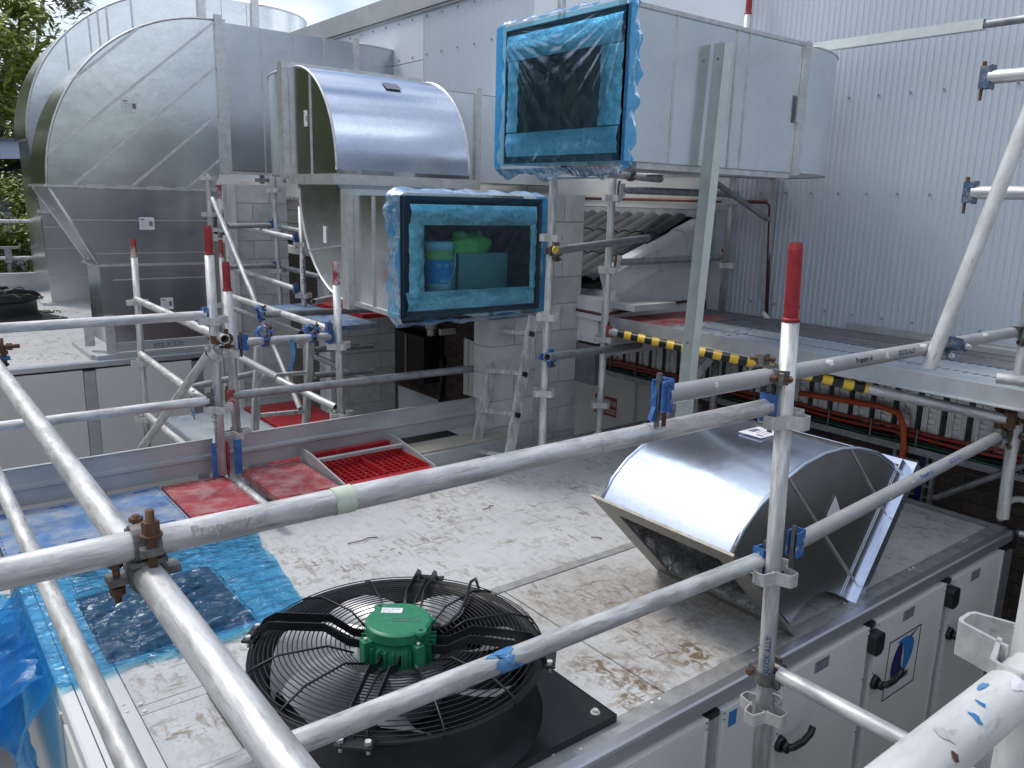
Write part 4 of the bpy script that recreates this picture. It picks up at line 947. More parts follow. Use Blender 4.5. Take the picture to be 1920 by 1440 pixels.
def plate(p0, p1, wv, m=COILM, name='flange', th=.012):
    p0 = V(p0); p1 = V(p1); wv = V(wv); MB().prism([p0, p1, p1+wv, p0+wv], nf*th).build(name, m, E_)
o_ = .035
plate(a-dd*o_-Y*o_, b+dd*.0-Y*o_, Y*.11); plate(a-dd*o_+Y*(dW.y+o_-.11), b+Y*(dW.y+o_-.11), Y*.11)
plate(a-dd*o_+Y*(.11-o_), a-dd*o_+dd*.10+Y*(.11-o_), Y*(dW.y+2*o_-.22)); plate(b-dd*.07+Y*(.11-o_), b+Y*(.11-o_), Y*(dW.y+2*o_-.22))
# crinkled foil lining and dark throat inside
ins = -nf
def lin(pa, pb, dep=.34):
    pa = V(pa); pb = V(pb); return MB().grid(lambda u, v: pa+(pb-pa)*u+ins*(v*dep)+V((.01*noise.noise(V((u*9, v*9, pa.y*5))), .01*noise.noise(V((u*8, v*7, 3))), .01*noise.noise(V((u*9, v*9, 8))))), 16, 10)
i0, i1 = a+dd*.06+Y*.07, b-dd*.06+Y*.07; i2, i3 = i1+Y*(dW.y-.14), i0+Y*(dW.y-.14)
for pa, pb in ((i0, i1), (i1, i2), (i2, i3), (i3, i0)): lin(pa, pb).build('foil_lining', FOIL, E_)
MB().prism([i0, i1, i2, i3], ins*.003).data if False else None
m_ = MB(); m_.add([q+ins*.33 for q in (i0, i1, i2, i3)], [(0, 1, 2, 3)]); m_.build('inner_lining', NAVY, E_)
# right-hand flange
a2, b2 = V((3.735, ye, .575)), V((3.34, ye, -.0)); d2 = (b2-a2).normalized(); nr_ = V((-d2.z, 0, d2.x))
if nr_.x < 0: nr_ = -nr_
MB().prism([a2-Y*.03, b2-Y*.03, b2+Y*.0, a2+Y*.0], nr_*.05).build('flange', SHINY, E_)
MB().prism([a2-Y*.012-nr_*.12, b2-Y*.012-nr_*.10, b2-Y*.001-nr_*.0, a2-Y*.001-nr_*.0], d2*.0001+nr_*.0).build('flange_return', SHINY, E_) if False else None
MB().prism([a2-Y*.006-nr_*.10, b2-Y*.006-nr_*.10, b2-Y*.006, a2-Y*.006], Y*.004).build('flange_return', SHINY, E_)
MB().prism([a2+dW, b2+dW, b2+dW+Y*.03, a2+dW+Y*.03], nr_*.05).build('flange', SHINY, E_)
MB().prism([a2-d2*.03-Y*.03, a2-d2*.0-Y*.03, a2+dW+Y*.03, a2-d2*.03+dW+Y*.03], nr_*.05).build('flange', SHINY, E_)
MB().prism([b2-Y*.03, b2+d2*.004-Y*.03, b2+d2*.004+dW+Y*.03, b2+dW+Y*.03], nr_*.05).build('flange', SHINY, E_)
pq = on_z((1425, 812), .772); sticker(E_, V((pq.x, pq.y, .7745)), Y, -X, .12, .15, True)
st = on_y((1561, 960), ye)-Y*.004
m_ = MB(); m_.prism([st+V((.0, 0, .075)), st+V((.05, 0, .0)), st+V((.0, 0, -.095)), st+V((-.05, 0, 0))], Y*-.001); m_.build('sticker', PAPER, E_)

for nm, a, b in (('curled brown twig on the white roof beyond the fan', (652, 1019), (708, 1007)), ('small brown twig on the white roof left of the loose elbow', (1108, 1007), (1129, 1010)), ('brown leaf stalk on the white roof near the red hatch', (905, 955), (925, 948))):
    a = on_z(a, .006); b = on_z(b, .006); MB().sweep([a, lerp(a, b, .4)+V((.01, -.012, .004)), lerp(a, b, .7)+V((.0, .010, .002)), b], .0028, 5).build('twig', RUST, None, label=nm, cat='twig')
# ================================================================== BIG FAN
FC = V((1.262, 2.185, 0)); FR = .49
def make_fan():
    t = thing('axial_fan', 'black axial fan with wire guard and green motor on the near plant roof', 'fan', (FC.x, FC.y, 0), 'axial fans')
    c = FC
    x1 = 1.835; y0_ = 1.70; s_ = 1.08
    mb = MB(); hw = s_/2; cx, cy = c.x, c.y
    lo = V((x1-s_, y0_, 0)); sy_ = .965
    mb.box((lo.x, lo.y, .012), (x1, lo.y+sy_, .032)); mb.box((lo.x-.0, lo.y-.003, .0), (x1+.003, lo.y, .034)); mb.box((x1, lo.y, .0), (x1+.003, lo.y+sy_, .034)); mb.build('base_plate', BLKM, t)
    n = 56; prof = [(.500, .032), (.475, .06), (.455, .10), (.452, .20), (.462, .235), (.487, .25), (.497, .250), (.499, .244)]
    def rev(prof, nn=n): 
        m = MB(); m.add([c+V((r*math.cos(2*PI*i/nn), r*math.sin(2*PI*i/nn), z)) for (r, z) in prof for i in range(nn)], [(k*nn+i, k*nn+(i+1) % nn, (k+1)*nn+(i+1) % nn, (k+1)*nn+i) for k in range(len(prof)-1) for i in range(nn)], True); return m
    rev(prof).build('shroud', BLKM, t); rev([(.499, .244), (.44, .21), (.438, .03)]).build('shroud_inner', BLKM, t)
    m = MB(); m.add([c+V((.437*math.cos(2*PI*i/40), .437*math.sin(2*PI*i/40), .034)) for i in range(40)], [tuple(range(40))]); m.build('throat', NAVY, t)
    # blades
    for k in range(7):
        a0 = 2*PI*k/7+.35; m = MB()
        def bl(u, v):
            r = lerp(.14, .425, v); a = a0+(u-.5)*lerp(.62, .56, v)+.40*v*v
            return c+V((r*math.cos(a), r*math.sin(a), .20-.11*(u-.5)*(1.25-.4*v)+.02*math.sin(u*PI)))
        m.grid(bl, 8, 8); m.build('blade', FAN, t)
        m = MB()
        for q in range(14):
            v0 = q/14; p = bl(1, v0); p1 = bl(1, v0+1/14); pm = bl(1.09, v0+.5/14); m.add([p, p1, pm], [(0, 1, 2)])
        m.build('serrated_edge', FAN, t)
    rev([(.15, .06), (.15, .205), (.10, .215), (.0, .215)], 30).build('rotor_hub', FAN, t)
    # wire guard: radial profile of height
    def hz(r): 
        if r > .478: return .268-(r-.478)*1.6
        if r > .40: return lerp(.300, .268, (r-.40)/.078)
        if r > .24: return .300
        return lerp(.262, .300, max(0, (r-.16)/.08))
    rr = [.165+.0155*i for i in range(21)]+[.495, .497, .497]
    zz = [hz(r) for r in rr[:21]]+[.268, .258, .248]
    for r, z in zip(rr, zz):
        k = 64; MB().sweep([c+V((r*math.cos(2*PI*i/k), r*math.sin(2*PI*i/k), z)) for i in range(k)], .0022, 5, True).build('guard_ring', BLKM, t)
    for j in range(12):
        a = math.radians(15+30*j); pts = [c+V((r*math.cos(a), r*math.sin(a), z)) for r, z in ((.155, .264), (.24, .306), (.40, .306), (.480, .275), (.502, .258), (.502, .243))]
        MB().sweep(pts, .0038, 6).build('guard_spoke', BLKM, t)
    # motor support arms (pairs of flat bars)
    for j in range(4):
        a = math.radians(46+90*j); u = V((math.cos(a), math.sin(a), 0)); s = V((-u.y, u.x, 0))
        for k in (-1, 1):
            prof = [(.095, .285), (.17, .292), (.25, .338), (.445, .328), (.490, .300), (.515, .256)]
            m = MB(); b_ = MB()
            for i in range(len(prof)-1):
                p0, p1 = prof[i], prof[i+1]; A_ = c+u*p0[0]+s*(.030*k)+Z*p0[1]; B_ = c+u*p1[0]+s*(.030*k)+Z*p1[1]
                d = (B_-A_).normalized(); nn = d.cross(s)
                hgt = .030
                m.prism([A_, B_, B_-Z*hgt, A_-Z*hgt], s*(.004*k))
            m.build('support_arm', BLKM, t)
        m = MB(); m.obox(c+u*.515+Z*.256, u, s, Z, .022, .055, .004); m.build('arm_foot', BLKM, t)
        for k in (-1, 1):
            m = MB(); q = c+u*.518+s*(.040*k)+Z*.26; m.cyl(q, q+Z*.012, .010, n=6, sm=False); m.cyl(q-Z*.03, q, .006, n=8); m.build('bolt', CUP, t)
    # motor
    m = rev([(.112, .20), (.110, .285), (.102, .295), (.102, .320), (.111, .321)], 40); m.build('motor_housing', MOTOR, t); m = MB(); m.cyl(c+Z*.321, c+Z*.353, .111, .112, n=44, caps=(0, 0)); m.cyl(c+Z*.353, c+Z*.361, .112, .104, n=44, caps=(0, 1)); m.build('motor_cap', MOTOR, t)
    for k in range(28):
        a = 2*PI*k/28
        if k % 7 in (0,): continue
        u = V((math.cos(a), math.sin(a), 0)); s = V((-u.y, u.x, 0)); MB().obox(c+u*.118+Z*.262, u, s, Z, .010, .0020, .038).build('cooling_fin', MOTOR, t)
    for k in range(4):
        a = 2*PI*k/4; u = V((math.cos(a), math.sin(a), 0)); s = V((-u.y, u.x, 0))
        MB().obox(c+u*.118+Z*.272, u, s, Z, .022, .016, .048).build('motor_lug', MOTOR, t)
        m = MB(); m.cyl(c+u*.126+Z*.320, c+u*.126+Z*.330, .006, n=8); m.build('bolt', CUP, t)
    for a in (math.radians(95), math.radians(280)):
        u = V((math.cos(a), math.sin(a), 0)); m = MB(); m.cyl(c+u*.108+Z*.340, c+u*.108+Z*.3612, .022, n=16); m.build('motor_ear', MOTOR, t)
        m = MB(); m.cyl(c+u*.112+Z*.361, c+u*.112+Z*.3618, .008, n=12); m.build('ear_hole', INK, t)
    e1 = (R0-Z*R0.z).normalized(); e2 = Z.cross(e1)
    pl_ = MB().obox(c+e1*-.030+e2*.050+Z*.3618, e1, e2, Z, .036, .017, .0008).build('rating_plate', PAPER, t)
    text('Model 3~ 400V 50Hz', .0068, mtx(c+e1*-.062+e2*.054+Z*.363, e1, e2, Z), INKG, pl_); text('IP54  1.9kW', .0068, mtx(c+e1*-.062+e2*.040+Z*.363, e1, e2, Z), INKG, pl_)
    m = MB(); q = c+e1*.012-e2*.012+Z*.3616
    for (sx_, sy_, hx, hy) in ((0, .010, .034, .0006), (0, -.010, .034, .0006), (-.034, 0, .0006, .010), (.034, 0, .0006, .010)): m.obox(q+e1*sx_+e2*sy_, e1, e2, Z, hx, hy, .0006)
    m.cyl(q-e1*.05, q-e1*.05+Z*.001, .005, n=10); m.cyl(q+e1*.05, q+e1*.05+Z*.001, .005, n=10); m.build('cast_emblem', INKG, t)
    text('RM', .015, mtx(q-e1*.012-e2*.005+Z*.0002, e1, e2, Z), INKG, t)
    # cable
    u = (R0*.35+V((.60, .77, 0))*.9); u.z = 0; u.normalize(); s = V((u.y, -u.x, 0))
    MB().sweep([c+s*.09+u*.085+Z*.30, c+s*.12+u*.12+Z*.30, c+s*.135+u*.20+Z*.315, c+s*.115+u*.30+Z*.325, c+s*.085+u*.40+Z*.330, c+s*.075+u*.47+Z*.310, c+s*.07+u*.512+Z*.25], .006, 8).build('motor_cable', BLACK, t)
    MB().cyl(c+s*.075+u*.08+Z*.30, c+s*.10+u*.105+Z*.30, .013, n=12).build('cable_gland', BLACK, t)
    for (bx, by) in ((x1-.05, y0_+.05), (x1-.05, y0_+.915), (x1-s_+.05, y0_+.05)):
        m = MB(); m.cyl((bx, by, .032), (bx, by, .035), .017, n=16); m.build('washer', CUP, t)
        m = MB(); m.cyl((bx, by, .035), (bx, by, .045), .0105, n=6, sm=False); m.build('bolt', CUP, t)
    return t
fan = make_fan()
f2 = copy_tree(fan); p = on_z((20, 603), 0); f2.location = (p.x-.22, p.y+.15, 0); f2.scale = (1.25, 1.25, 1.25); f2.rotation_euler = (0, 0, .3)
f2['label'] = 'black axial fan on the far plant roof cut by the left picture edge'
# dirt heap by the far fan
m = MB(); p = on_z((72, 588), 0)
for i in range(60):
    q = p+V((random.gauss(0, .12), random.gauss(0, .05), random.uniform(0, .035))); m.obox(q, V((random.random(), random.random(), .1)).normalized(), Z, X, .02, .008, .012)
m.build('leaf_litter', LEAF2, None, label='small heap of yellowish leaves beside the far black fan', cat='leaves', kind='stuff')

# ================================================================== FILM ON THE NEAR ROOF
zf = .012
fl = thing('protective_film', 'blue film spread over the near roof corner and hanging down its side', 'plastic film', (.8, 3.3, 0), 'blue protective films')
dkx0, dkx1, dky0, dky1 = .52, 1.09, 3.08, 3.70
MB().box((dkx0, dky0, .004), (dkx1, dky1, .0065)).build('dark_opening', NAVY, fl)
fp = [on_z(p, 0) for p in ((60, 1105), (455, 1005), (580, 1110), (470, 1232), (100, 1290))]
def roofilm(u, v):
    # bilinear over an irregular quad: left edge x=.34, right edge to 1.40
    xr = lerp(1.30, 1.41, v) + .03*noise.noise(V((v*6, 0, 3))); ylo = 2.97+.04*math.sin(u*3)+.03*noise.noise(V((u*6, 5, 1))); yhi = 3.98
    if u > .42: ylo -= 0.02
    x = lerp(AX0-.004, xr, u); y = lerp(ylo, yhi, v)
    w_ = noise.noise(V((x*9+y*4, y*16-x*3, 1)))*.010+noise.noise(V((x*30, y*55, 4)))*.0035
    ind = dkx0 < x < dkx1 and dky0 < y < dky1
    if ind:
        w_ = .045*abs(noise.noise(V((x*3+y*3, y*11-x*6, 9))))+.020*abs(noise.noise(V((x*7-y*4, y*24+x*9, 5))))
    return V((x, y, zf+.012+w_))
MB().grid(roofilm, 190, 190).build('flat_sheet', FILM, fl)
def drape(u, v):
    y = lerp(2.60, 4.0, u) ; dpt = lerp(.55, .9, 1-abs(u-.35))
    yy = y+.03*noise.noise(V((u*9, v*4, 2)))
    top_y = lerp(3.03, 3.98, u)
    b = v
    out = .03+.12*math.sin(min(1, b*1.3)*PI*.9)*(.8+.7*noise.noise(V((u*5, b*2, 7))))+.035*noise.noise(V((u*22, b*3, 5)))
    y2 = lerp(top_y, lerp(2.93, 4.15, u), b)
    return V((AX0-.004-out*min(1, b*5)-.02*b, y2+.03*noise.noise(V((u*10, b*5, 1))), zf+.012-b*(.62+.16*noise.noise(V((u*4, 2, 2))))*1.0))
MB().grid(drape, 90, 50).build('hanging_sheet', FILMD, fl)
def drape2(u, v):
    y2 = lerp(lerp(3.1, 3.9, u), lerp(3.25, 4.25, u), v); out = .02+.20*math.sin(v*PI*.8)*(1+.6*noise.noise(V((u*4, v*3, 17))))
    return V((AX0-.02-out-.05*noise.noise(V((u*16, v*4, 15))), y2, zf+.0-v*.30+.03*noise.noise(V((u*8, v*6, 11)))))
MB().grid(drape2, 60, 30).build('bunched_fold', FILMD, fl)

def board(label, x0, x1, y0, y1, z, m, slots=None, grp='plastic deck boards', th=.04, cat='deck board', name='deck_board', ns=4):
    t = thing(name, label, cat, ((x0+x1)/2, (y0+y1)/2, z-th), grp)
    MB().box((x0+.004, y0, z-th), (x1-.004, y1, z)).build('panel', m, t)
    if slots:
        mb = MB()
        for yy in (y0+.04, y1-.05):
            for i in range(ns):
                a = lerp(x0, x1, (i+.3)/ns); mb.box((a, yy, z-.001), (a+(x1-x0)*.38/ns, yy+.012, z+.0015))
        for i in range(int((y1-y0)/.05)):
            for xx in (x0+.012, x1-.018): mb.box((xx, y0+.01+i*.05, z-.001), (xx+.005, y0+.03+i*.05, z+.0015))
        mb.build('slots', slots, t, kind='stuff')
    return t
# ================================================================== SCAFFOLD, NEAR FRAME
S1t, S1b, S1p = standard('near right scaffold pole with bright red top in front of the loose elbow', 2.57, (1493, 455), (1416, 1540), (785, 1073, 1330), .235, m=ALU)
standard('right hand scaffold pole ending just above the corner of the white plant unit', 4.62, (1965, 280), (1880, 971), (), m=ALU, r=.0285)
standard('very near scaffold pole at the bottom right corner below the white tube', 1.02, (2060, 600), (1893, 1520), (1240,), m=ALUW)
yr = 1.415
pm = on_y((1438, 763), yr)
MAIN = ledger('long near top guard rail crossing the picture from left edge to the red topped pole', (-.55, yr, 1.156), pm, None, BLUEP, m=ALU)
pl_ = on_y((1424, 1050), yr)
LOW = ledger('long near lower guard rail passing in front of the fan', (-.1, yr, .652), pl_, None, BLUEP, m=ALU)
za = 1.10
A0, A1 = on_z((-14, 668), za), on_z((690, 1620), za); A0.x = A1.x = .312
ledger('thick near cross tube running from left edge down under the top rail', A0, A1, BLUEP, None, m=ALU)
B0, B1 = on_z((-14, 882), .60), on_z((310, 1550), .60); B0.x = B1.x = .294
ledger('lower near cross tube at bottom left over the blue film', B0, B1, None, None, m=ALU)
p2 = on_z((1865, 1322), 1.25)
T2 = ledger('very near whitish tube with blue paint marks across the bottom right corner', (p2.x-.7, p2.y, 1.25), (p2.x+1.4, p2.y, 1.25), m=ALUW)
pA, pB = on_h((1478, 699), 2.66), on_h((1897, 624), 4.55)
pS = pA - (pB-pA)*.30
for k in range(60):
    d_ = pS-EYE; u = 960+FOC*d_.dot(R0)/d_.dot(R2)
    pS = pS + (pB-pA)*((1246-u)*.0006)
RL = ledger('painted grey upper rail with blue end clamp running to the right pole', pS, pB, BLUEP, None, m=GREYP)
qA, qB = on_h((1494, 1016), 2.60), on_h((1868, 820), 4.5)
RL2 = ledger('lower right rail with blue lettering crossing before the loose elbow', qA, qB, BLUEP, DKST, m=GREYP)
dg0, dg1 = on_h((1944, 175), 3.62), on_h((1741, 690), 3.55)
ledger('sloping tube at right edge clamped to the grey rail with its open end down', dg1, dg0, m=ALUW, r=.0275)
e0 = on_x((1856, 145), 3.56); ledger('upper short tube with blue clamp head entering from the right edge', e0, e0-Y*1.1, BLUEW, m=ALU)
e0 = on_x((1824, 361), 3.56); ledger('middle short tube with blue clamp head entering from the right edge', e0, e0-Y*1.1, BLUEW, m=ALU)
ledger('short open tube stub left of the right pole above the platform edge', on_h((1868, 709), 4.4), on_h((1990, 722), 4.4), m=ALU)
c0 = on_z((1462, 1264), .25); ledger('low tube running forward from the foot of the near pole to bottom right', c0, c0-Y*1.0+X*.0, m=ALU)
ledger('dark handrail behind the right pole above the plant unit corner', on_x((1752, 934), 5.2), on_x((1960, 858), 5.2), m=STEEL, r=.02)
ledger('small tube low at the right edge beside the plant unit corner', on_h((1873, 993), 5.3), on_h((1990, 1016), 5.3), m=ALU, r=.02)
for j in range(4):  # unseen deck, added to shade the unit front, dark for the elbow reflection
    board('unseen dark plank in the walkway at the viewpoint, %s' % ['nearest the plant unit', 'second from the plant unit', 'third from the plant unit', 'outermost'][j], -2.5, 5.2, .40-.5*j, .88-.5*j, .10, DARKB, None, 'walkway planks at the viewpoint', name='scaffold_plank', cat='plank')
def along(a, b, px):          # point of line a-b that projects to column px
    lo_, hi = 0., 1.
    f = lambda t: (lambda e: 960+FOC*e.dot(R0)/e.dot(R2))(lerp(a, b, t)-EYE)
    for _ in range(50):
        mid = (lo_+hi)/2
        if (f(mid) < px) == (f(0) < f(1)): lo_ = mid
        else: hi = mid
    return lerp(a, b, (lo_+hi)/2)
def patch(parent, c, d, up, w, arc_, m, seed, r=TR+.0008):
    d = V(d).normalized(); a = V(up)-d*V(up).dot(d); a.normalize(); b = d.cross(a); mb = MB(); n = 12; vs = [c+a*(r+.0004)]
    for i in range(n):
        t_ = 2*PI*i/n; k = .65+.5*noise.noise(V((math.cos(t_)*1.5+seed, math.sin(t_)*1.5, seed))); th = arc_*math.sin(t_)*k
        vs.append(c+(a*math.cos(th)+b*math.sin(th))*r+d*(w*math.cos(t_)*k))
    mb.add(vs, [(0, 1+i, 1+(i+1) % n) for i in range(n)]); mb.build('paint_mark', m, parent)
for px, m_, w_, a_, u_, sd_ in ((1752, CUP, .010, .5, (0, -.2, 1), 1), (1800, SKYP, .006, .45, (0, -.5, 1), 2), (1822, SKYP, .005, .3, (0, -.2, 1), 3), (1850, BTAPE, .020, .18, (0, .3, 1), 4), (1742, RUST, .007, .25, (0, -.8, .6), 5), (1880, PAPER, .02, .4, (0, -.5, 1), 6)):
    patch(T2, along(V((p2.x-.7, p2.y, 1.25)), V((p2.x+1.4, p2.y, 1.25)), px), X, u_, w_, a_, m_, sd_)
for px, w_, a_, sd_ in ((1545, .04, .6, 1), (1720, .05, .5, 2), (1838, .06, .5, 3)):
    patch(RL, along(pS, pB, px), pB-pA, (-.3, -.6, .6), w_, a_, WPAINT, sd_)
# couplers
mc = V((.313, yr, 1.156))
coupler('forged coupler with rusty bolt joining top rail and thick cross tube', mc, X, Y, V((0, 0, -.056)), m=DKST)
c_ = on_z((285, 1050), 1.156)
bt_ = thing('scaffold_bolt', 'upright rusty bolt and nut standing on the top rail coupler', 'bolt', (c_.x, yr-.03, 1.1))
bx, by = .316, yr-.040
m_ = MB(); m_.cyl((bx, by, 1.10), (bx, by, 1.228), .0075, n=12); m_.build('shank', RUST, bt_)
m_ = MB(); m_.cyl((bx, by, 1.186), (bx, by, 1.208), .0145, n=6, sm=False); m_.cyl((bx, by, 1.181), (bx, by, 1.186), .0185, n=14); m_.build('nut', RUST, bt_)
coupler('blue coupler with rusty bolt at the left edge end of the thick cross tube', (A0.x, A0.y-.06, za+.0), Y, X, V((0, 0, .056)), m=BLUEP)
m_ = MB(); q = V((A0.x, A0.y-.07, za)); m_.cyl(q+X*.02+Z*.045, q+X*.10+Z*.045, .008, n=10); m_.cyl(q+X*.055+Z*.045, q+X*.075+Z*.045, .015, n=6, sm=False); m_.cyl(q-Z*.03+X*.04, q+Z*.08+X*.04, .008, n=10); m_.build('clamp_bolt', RUST, None, label='rusty clamp bolt sticking out at the left edge above the cross tube', cat='bolt')
coupler('dark coupler with rusty bolt high on the near pole', on_h((1466, 705), 2.57), Z, X, V((-.03, .048, 0)), m=DKST)
coupler('dark coupler low on the near pole above its bottom lugs', on_h((1436, 1268), 2.57), Z, Y, V((.055, 0, 0)), m=DKST)
coupler('bluish swivel coupler holding the sloping tube to the grey rail', on_h((1775, 645), 3.66), pB-pA, dg0-dg1, V((-.03, -.035, .01)), m=BLUEW, bm=CUP)
coupler('dark coupler high on the right pole at the end of the grey rail', on_h((1908, 622), 4.62), Z, pB-pA, V((-.03, -.04, 0)), m=DKST)
coupler('grey coupler on the right pole at the end of the lower rail', on_h((1893, 815), 4.62), Z, qB-qA, V((-.04, -.02, 0)), m=DKST)
coupler('rusty coupler on the right pole at the platform edge', on_h((1897, 785), 4.62), Z, Y, V((-.04, .03, 0)), m=RUST)
# big blue clamp head on the grey rail
hd = thing('wedge_clamp', 'bright blue wedge clamp head at the free end of the grey upper rail', 'clamp', pS)
dd_ = (pA-pB).normalized(); sd = dd_.cross(Z).normalized()
m_ = MB(); m_.prism([pS+dd_*.00+Z*.036, pS+dd_*.028+Z*.040, pS+dd_*.036+Z*.0, pS+dd_*.034-Z*.030, pS+dd_*.052-Z*.062, pS+dd_*.034-Z*.072, pS+dd_*.02-Z*.05, pS+dd_*.01-Z*.02], sd*.012); m_.build('jaw', BLUEP, hd)
m_ = MB(); m_.prism([pS+Z*.036-sd*.014, pS+dd_*.03+Z*.042-sd*.014, pS+dd_*.03+Z*.030-sd*.014, pS+Z*.024-sd*.014], -sd*.010); m_.obox(pS+dd_*.012, dd_, sd, Z, .006, .024, .034); m_.build('plate', BLUEP, hd)
m_ = MB(); m_.bar(pS+dd_*.01-sd*.01-Z*.04, pS-dd_*.005+sd*.0-Z*.085, .012, .008); m_.build('wedge', RUST, hd)
# lettering on the tubes
def tube_text(tb, s, size, p, d, m, up=None):
    d = d.normalized(); t_ = (EYE-p); o = (t_-d*t_.dot(d)).normalized(); yv = o.cross(d)
    text(s, size, mtx(p, d, yv, o), m, tb, wrap=TR+.0012)
tube_text(RL2, 'Property of', .026, along(qA, qB, 1716), qB-qA, INKB); tube_text(RL2, 'QUICK ALLY', .026, along(qA, qB, 1770), qB-qA, INKB)
tube_text(RL, 'Property of', .026, along(pS, pB, 1592), pB-pA, INK); tube_text(RL, 'QUICK ALLY', .026, along(pS, pB, 1672), pB-pA, INK)
tube_text(MAIN, 'Property of', .030, V((.385, yr, 1.156)), X, FADED)
tube_text(S1t, 'QUICK ALLY', .026, on_h((1436, 1262), 2.57), S1p-S1b, INKB)
# tape on the rails
def band(label, c, d, w, m, r=TR+.0015, seed=0, rag=.004):
    d = d.normalized(); a = d.orthogonal().normalized(); b = d.cross(a); n = 28; mb = MB()
    def f(u, v): t_ = u*2*PI; return c+(a*math.cos(t_)+b*math.sin(t_))*(r+.0008*v)+d*((v-.5)*w+rag*noise.noise(V((math.cos(t_)*2+seed, math.sin(t_)*2, v*3)))*2)
    mb.grid(f, n, 6); return mb.build('tape_wrap', m, None, label=label, cat='tape')
band('pale green masking tape wrapped round the middle of the top rail', along(V((-.5, yr, 1.156)), pm, 641), X, .042, TAPE)
band('torn blue tape on the lower rail above the fan', along(V((-.1, yr, .652)), pl_, 940), X, .055, BTAPE, rag=.02, seed=4)
for px, w in ((1211, .004), (1118, .003)): band('thin joint ring on the top rail %s' % ('nearer the near pole' if px > 1150 else 'further from the near pole'), along(V((-.5, yr, 1.156)), pm, px), X, w, GREYK, r=TR+.001, rag=0)

# ================================================================== LEFT AND MIDDLE SCAFFOLD BAYS
def std(label, D, top, bot, cups, ry=None, redm=None, r=TR, m=ALU, **k):
    red = 0
    if ry: red = (on_h(top, D)-on_h((top[0], ry), D)).length
    return standard(label, D, top, bot, cups, red, redm, r, m, **k)
SL, slb, slt = std('lettered scaffold pole with the brightest red top left of the block pier', 4.83, (389, 423), (417, 890), (600, 765), 477)
tube_text(SL, 'Property of QUICK ALLY', .034, on_h((402, 790), 4.83)-Z*.15, slt-slb, INKG)
std('shorter scaffold pole with red top just right of the lettered pole', 4.98, (423, 491), (444, 812), (660, 812), 545)
std('thin distant pole with dark red top between the duct and the block pier', 9.3, (411, 347), (413, 446), (431,), 372, REDOLD)
std('distant pole with dark red top directly behind the lettered pole', 8.7, (413, 449), (431, 760), (572,), 482, REDOLD)
std('scaffold pole with dark red top in front of the far plant unit and duct base', 7.2, (249, 447), (280, 870), (567, 680, 785), 482, REDOLD)
S5_, a5, b5 = std('lettered distant pole with dark red top at the left edge of the duct elbow', 8.1, (563, 358), (577, 790), (458, 554, 647), 387, REDOLD)
tube_text(S5_, 'QUICK ALLY', .055, on_h((569, 531), 8.1), b5-a5, INKB)
std('plain distant pole in front of the left block pier', 8.75, (512, 325), (527, 590), (357, 432, 507))
std('thin distant pole under the corner of the nearest big duct', 8.9, (390, 325), (402, 600), (334, 402))
std('short distant pole end hanging below the big duct', 10.2, (491, 322), (492, 345), (338,))
std('scaffold pole with worn red and white top in front of the duct elbow', 5.54, (629, 489), (642, 830), (648, 778), 533, REDOLD)
std('scaffold pole behind the leaning ladder at the end of the kickboard', 5.95, (921, 560), (905, 800), (704,))
std('left pole of the pair below the high wrapped duct beside the block pier', 5.13, (1056, -60), (1016, 840), (446, 594, 735))
std('pole below the high wrapped duct where the striped tube starts', 5.83, (1172, -60), (1121, 840), (371, 506, 635, 757))
std('far scaffold pole with red top standing at the back corner of the platform', 6.66, (1410, -52), (1352, 590), (377, 497), 27)

p1 = on_h((385, 591), 4.83); ledger('left rail at mid height ending in a blue clamp at the lettered pole', p1-X*2.3, p1, None, BLUEP)
p1 = on_h((390, 751), 4.83); ledger('left lower rail ending in a grey clamp at the lettered pole', p1-X*2.3, p1, None, DKST)
ledger('rail with red clamp running right to the leaning ladder', on_h((434, 742), 4.95), on_h((904, 689), 5.9), REDOLD, DKST, m=STEEL)
ledger('short rail between blue clamps left of the block pier', on_h((458, 642), 4.95), on_h((616, 631), 5.5), BLUEP, BLUEP)
ledger('tube with open end beside the lettered pole coming from the far left pole', on_h((422, 636), 4.70), on_h((256, 562), 7.15))
ledger('thin tube sloping from the far left pole down towards the lettered pole', on_h((264, 664), 7.15), on_h((386, 754), 4.95), m=ALU)
ledger('short thin tube low behind the kickboard below the far left pole', on_h((275, 777), 7.1), on_h((350, 838), 5.7))
ledger('thick diagonal brace from the lettered pole down to the left', on_h((393, 662), 4.76), on_h((250, 862), 6.3))
ledger('distant tube with blue clamp above the others at the left block pier', on_h((430, 420), 9.4), on_h((553, 447), 8.1), None, BLUEP)
ledger('distant tube with blue clamp below the others at the left block pier', on_h((433, 502), 9.2), on_h((553, 541), 8.1), None, BLUEP)
ledger('distant level tube across the top of the left block pier', on_h((428, 424), 8.6), on_h((507, 422), 8.75), None, BLUEP, m=STEEL)
ledger('distant level tube across the lower part of the left block pier', on_h((430, 500), 8.6), on_h((515, 498), 8.75), None, BLUEP, m=STEEL)
ledger('distant tube from the left block pier into the upper gap', on_h((521, 425), 8.8), on_h((566, 434), 8.3), m=STEEL)
ledger('distant tube from the left block pier into the lower gap', on_h((526, 500), 8.8), on_h((612, 522), 8.3), m=STEEL)
ledger('long sloping tube with blue clamp ending at the worn red pole', on_h((432, 555), 8.0), on_h((616, 617), 5.52), None, BLUEP)
ledger('level tube passing behind the worn red pole below the duct elbow', on_h((496, 590), 6.4), on_h((775, 577), 7.2), m=STEEL)
ledger('thin sloping tube under the blue board', on_h((436, 577), 8.0), on_h((565, 626), 6.3), m=STEEL)
ledger('pale sloping beam behind the short ladder', on_h((444, 668), 6.0), on_h((518, 706), 5.9), m=ALU)
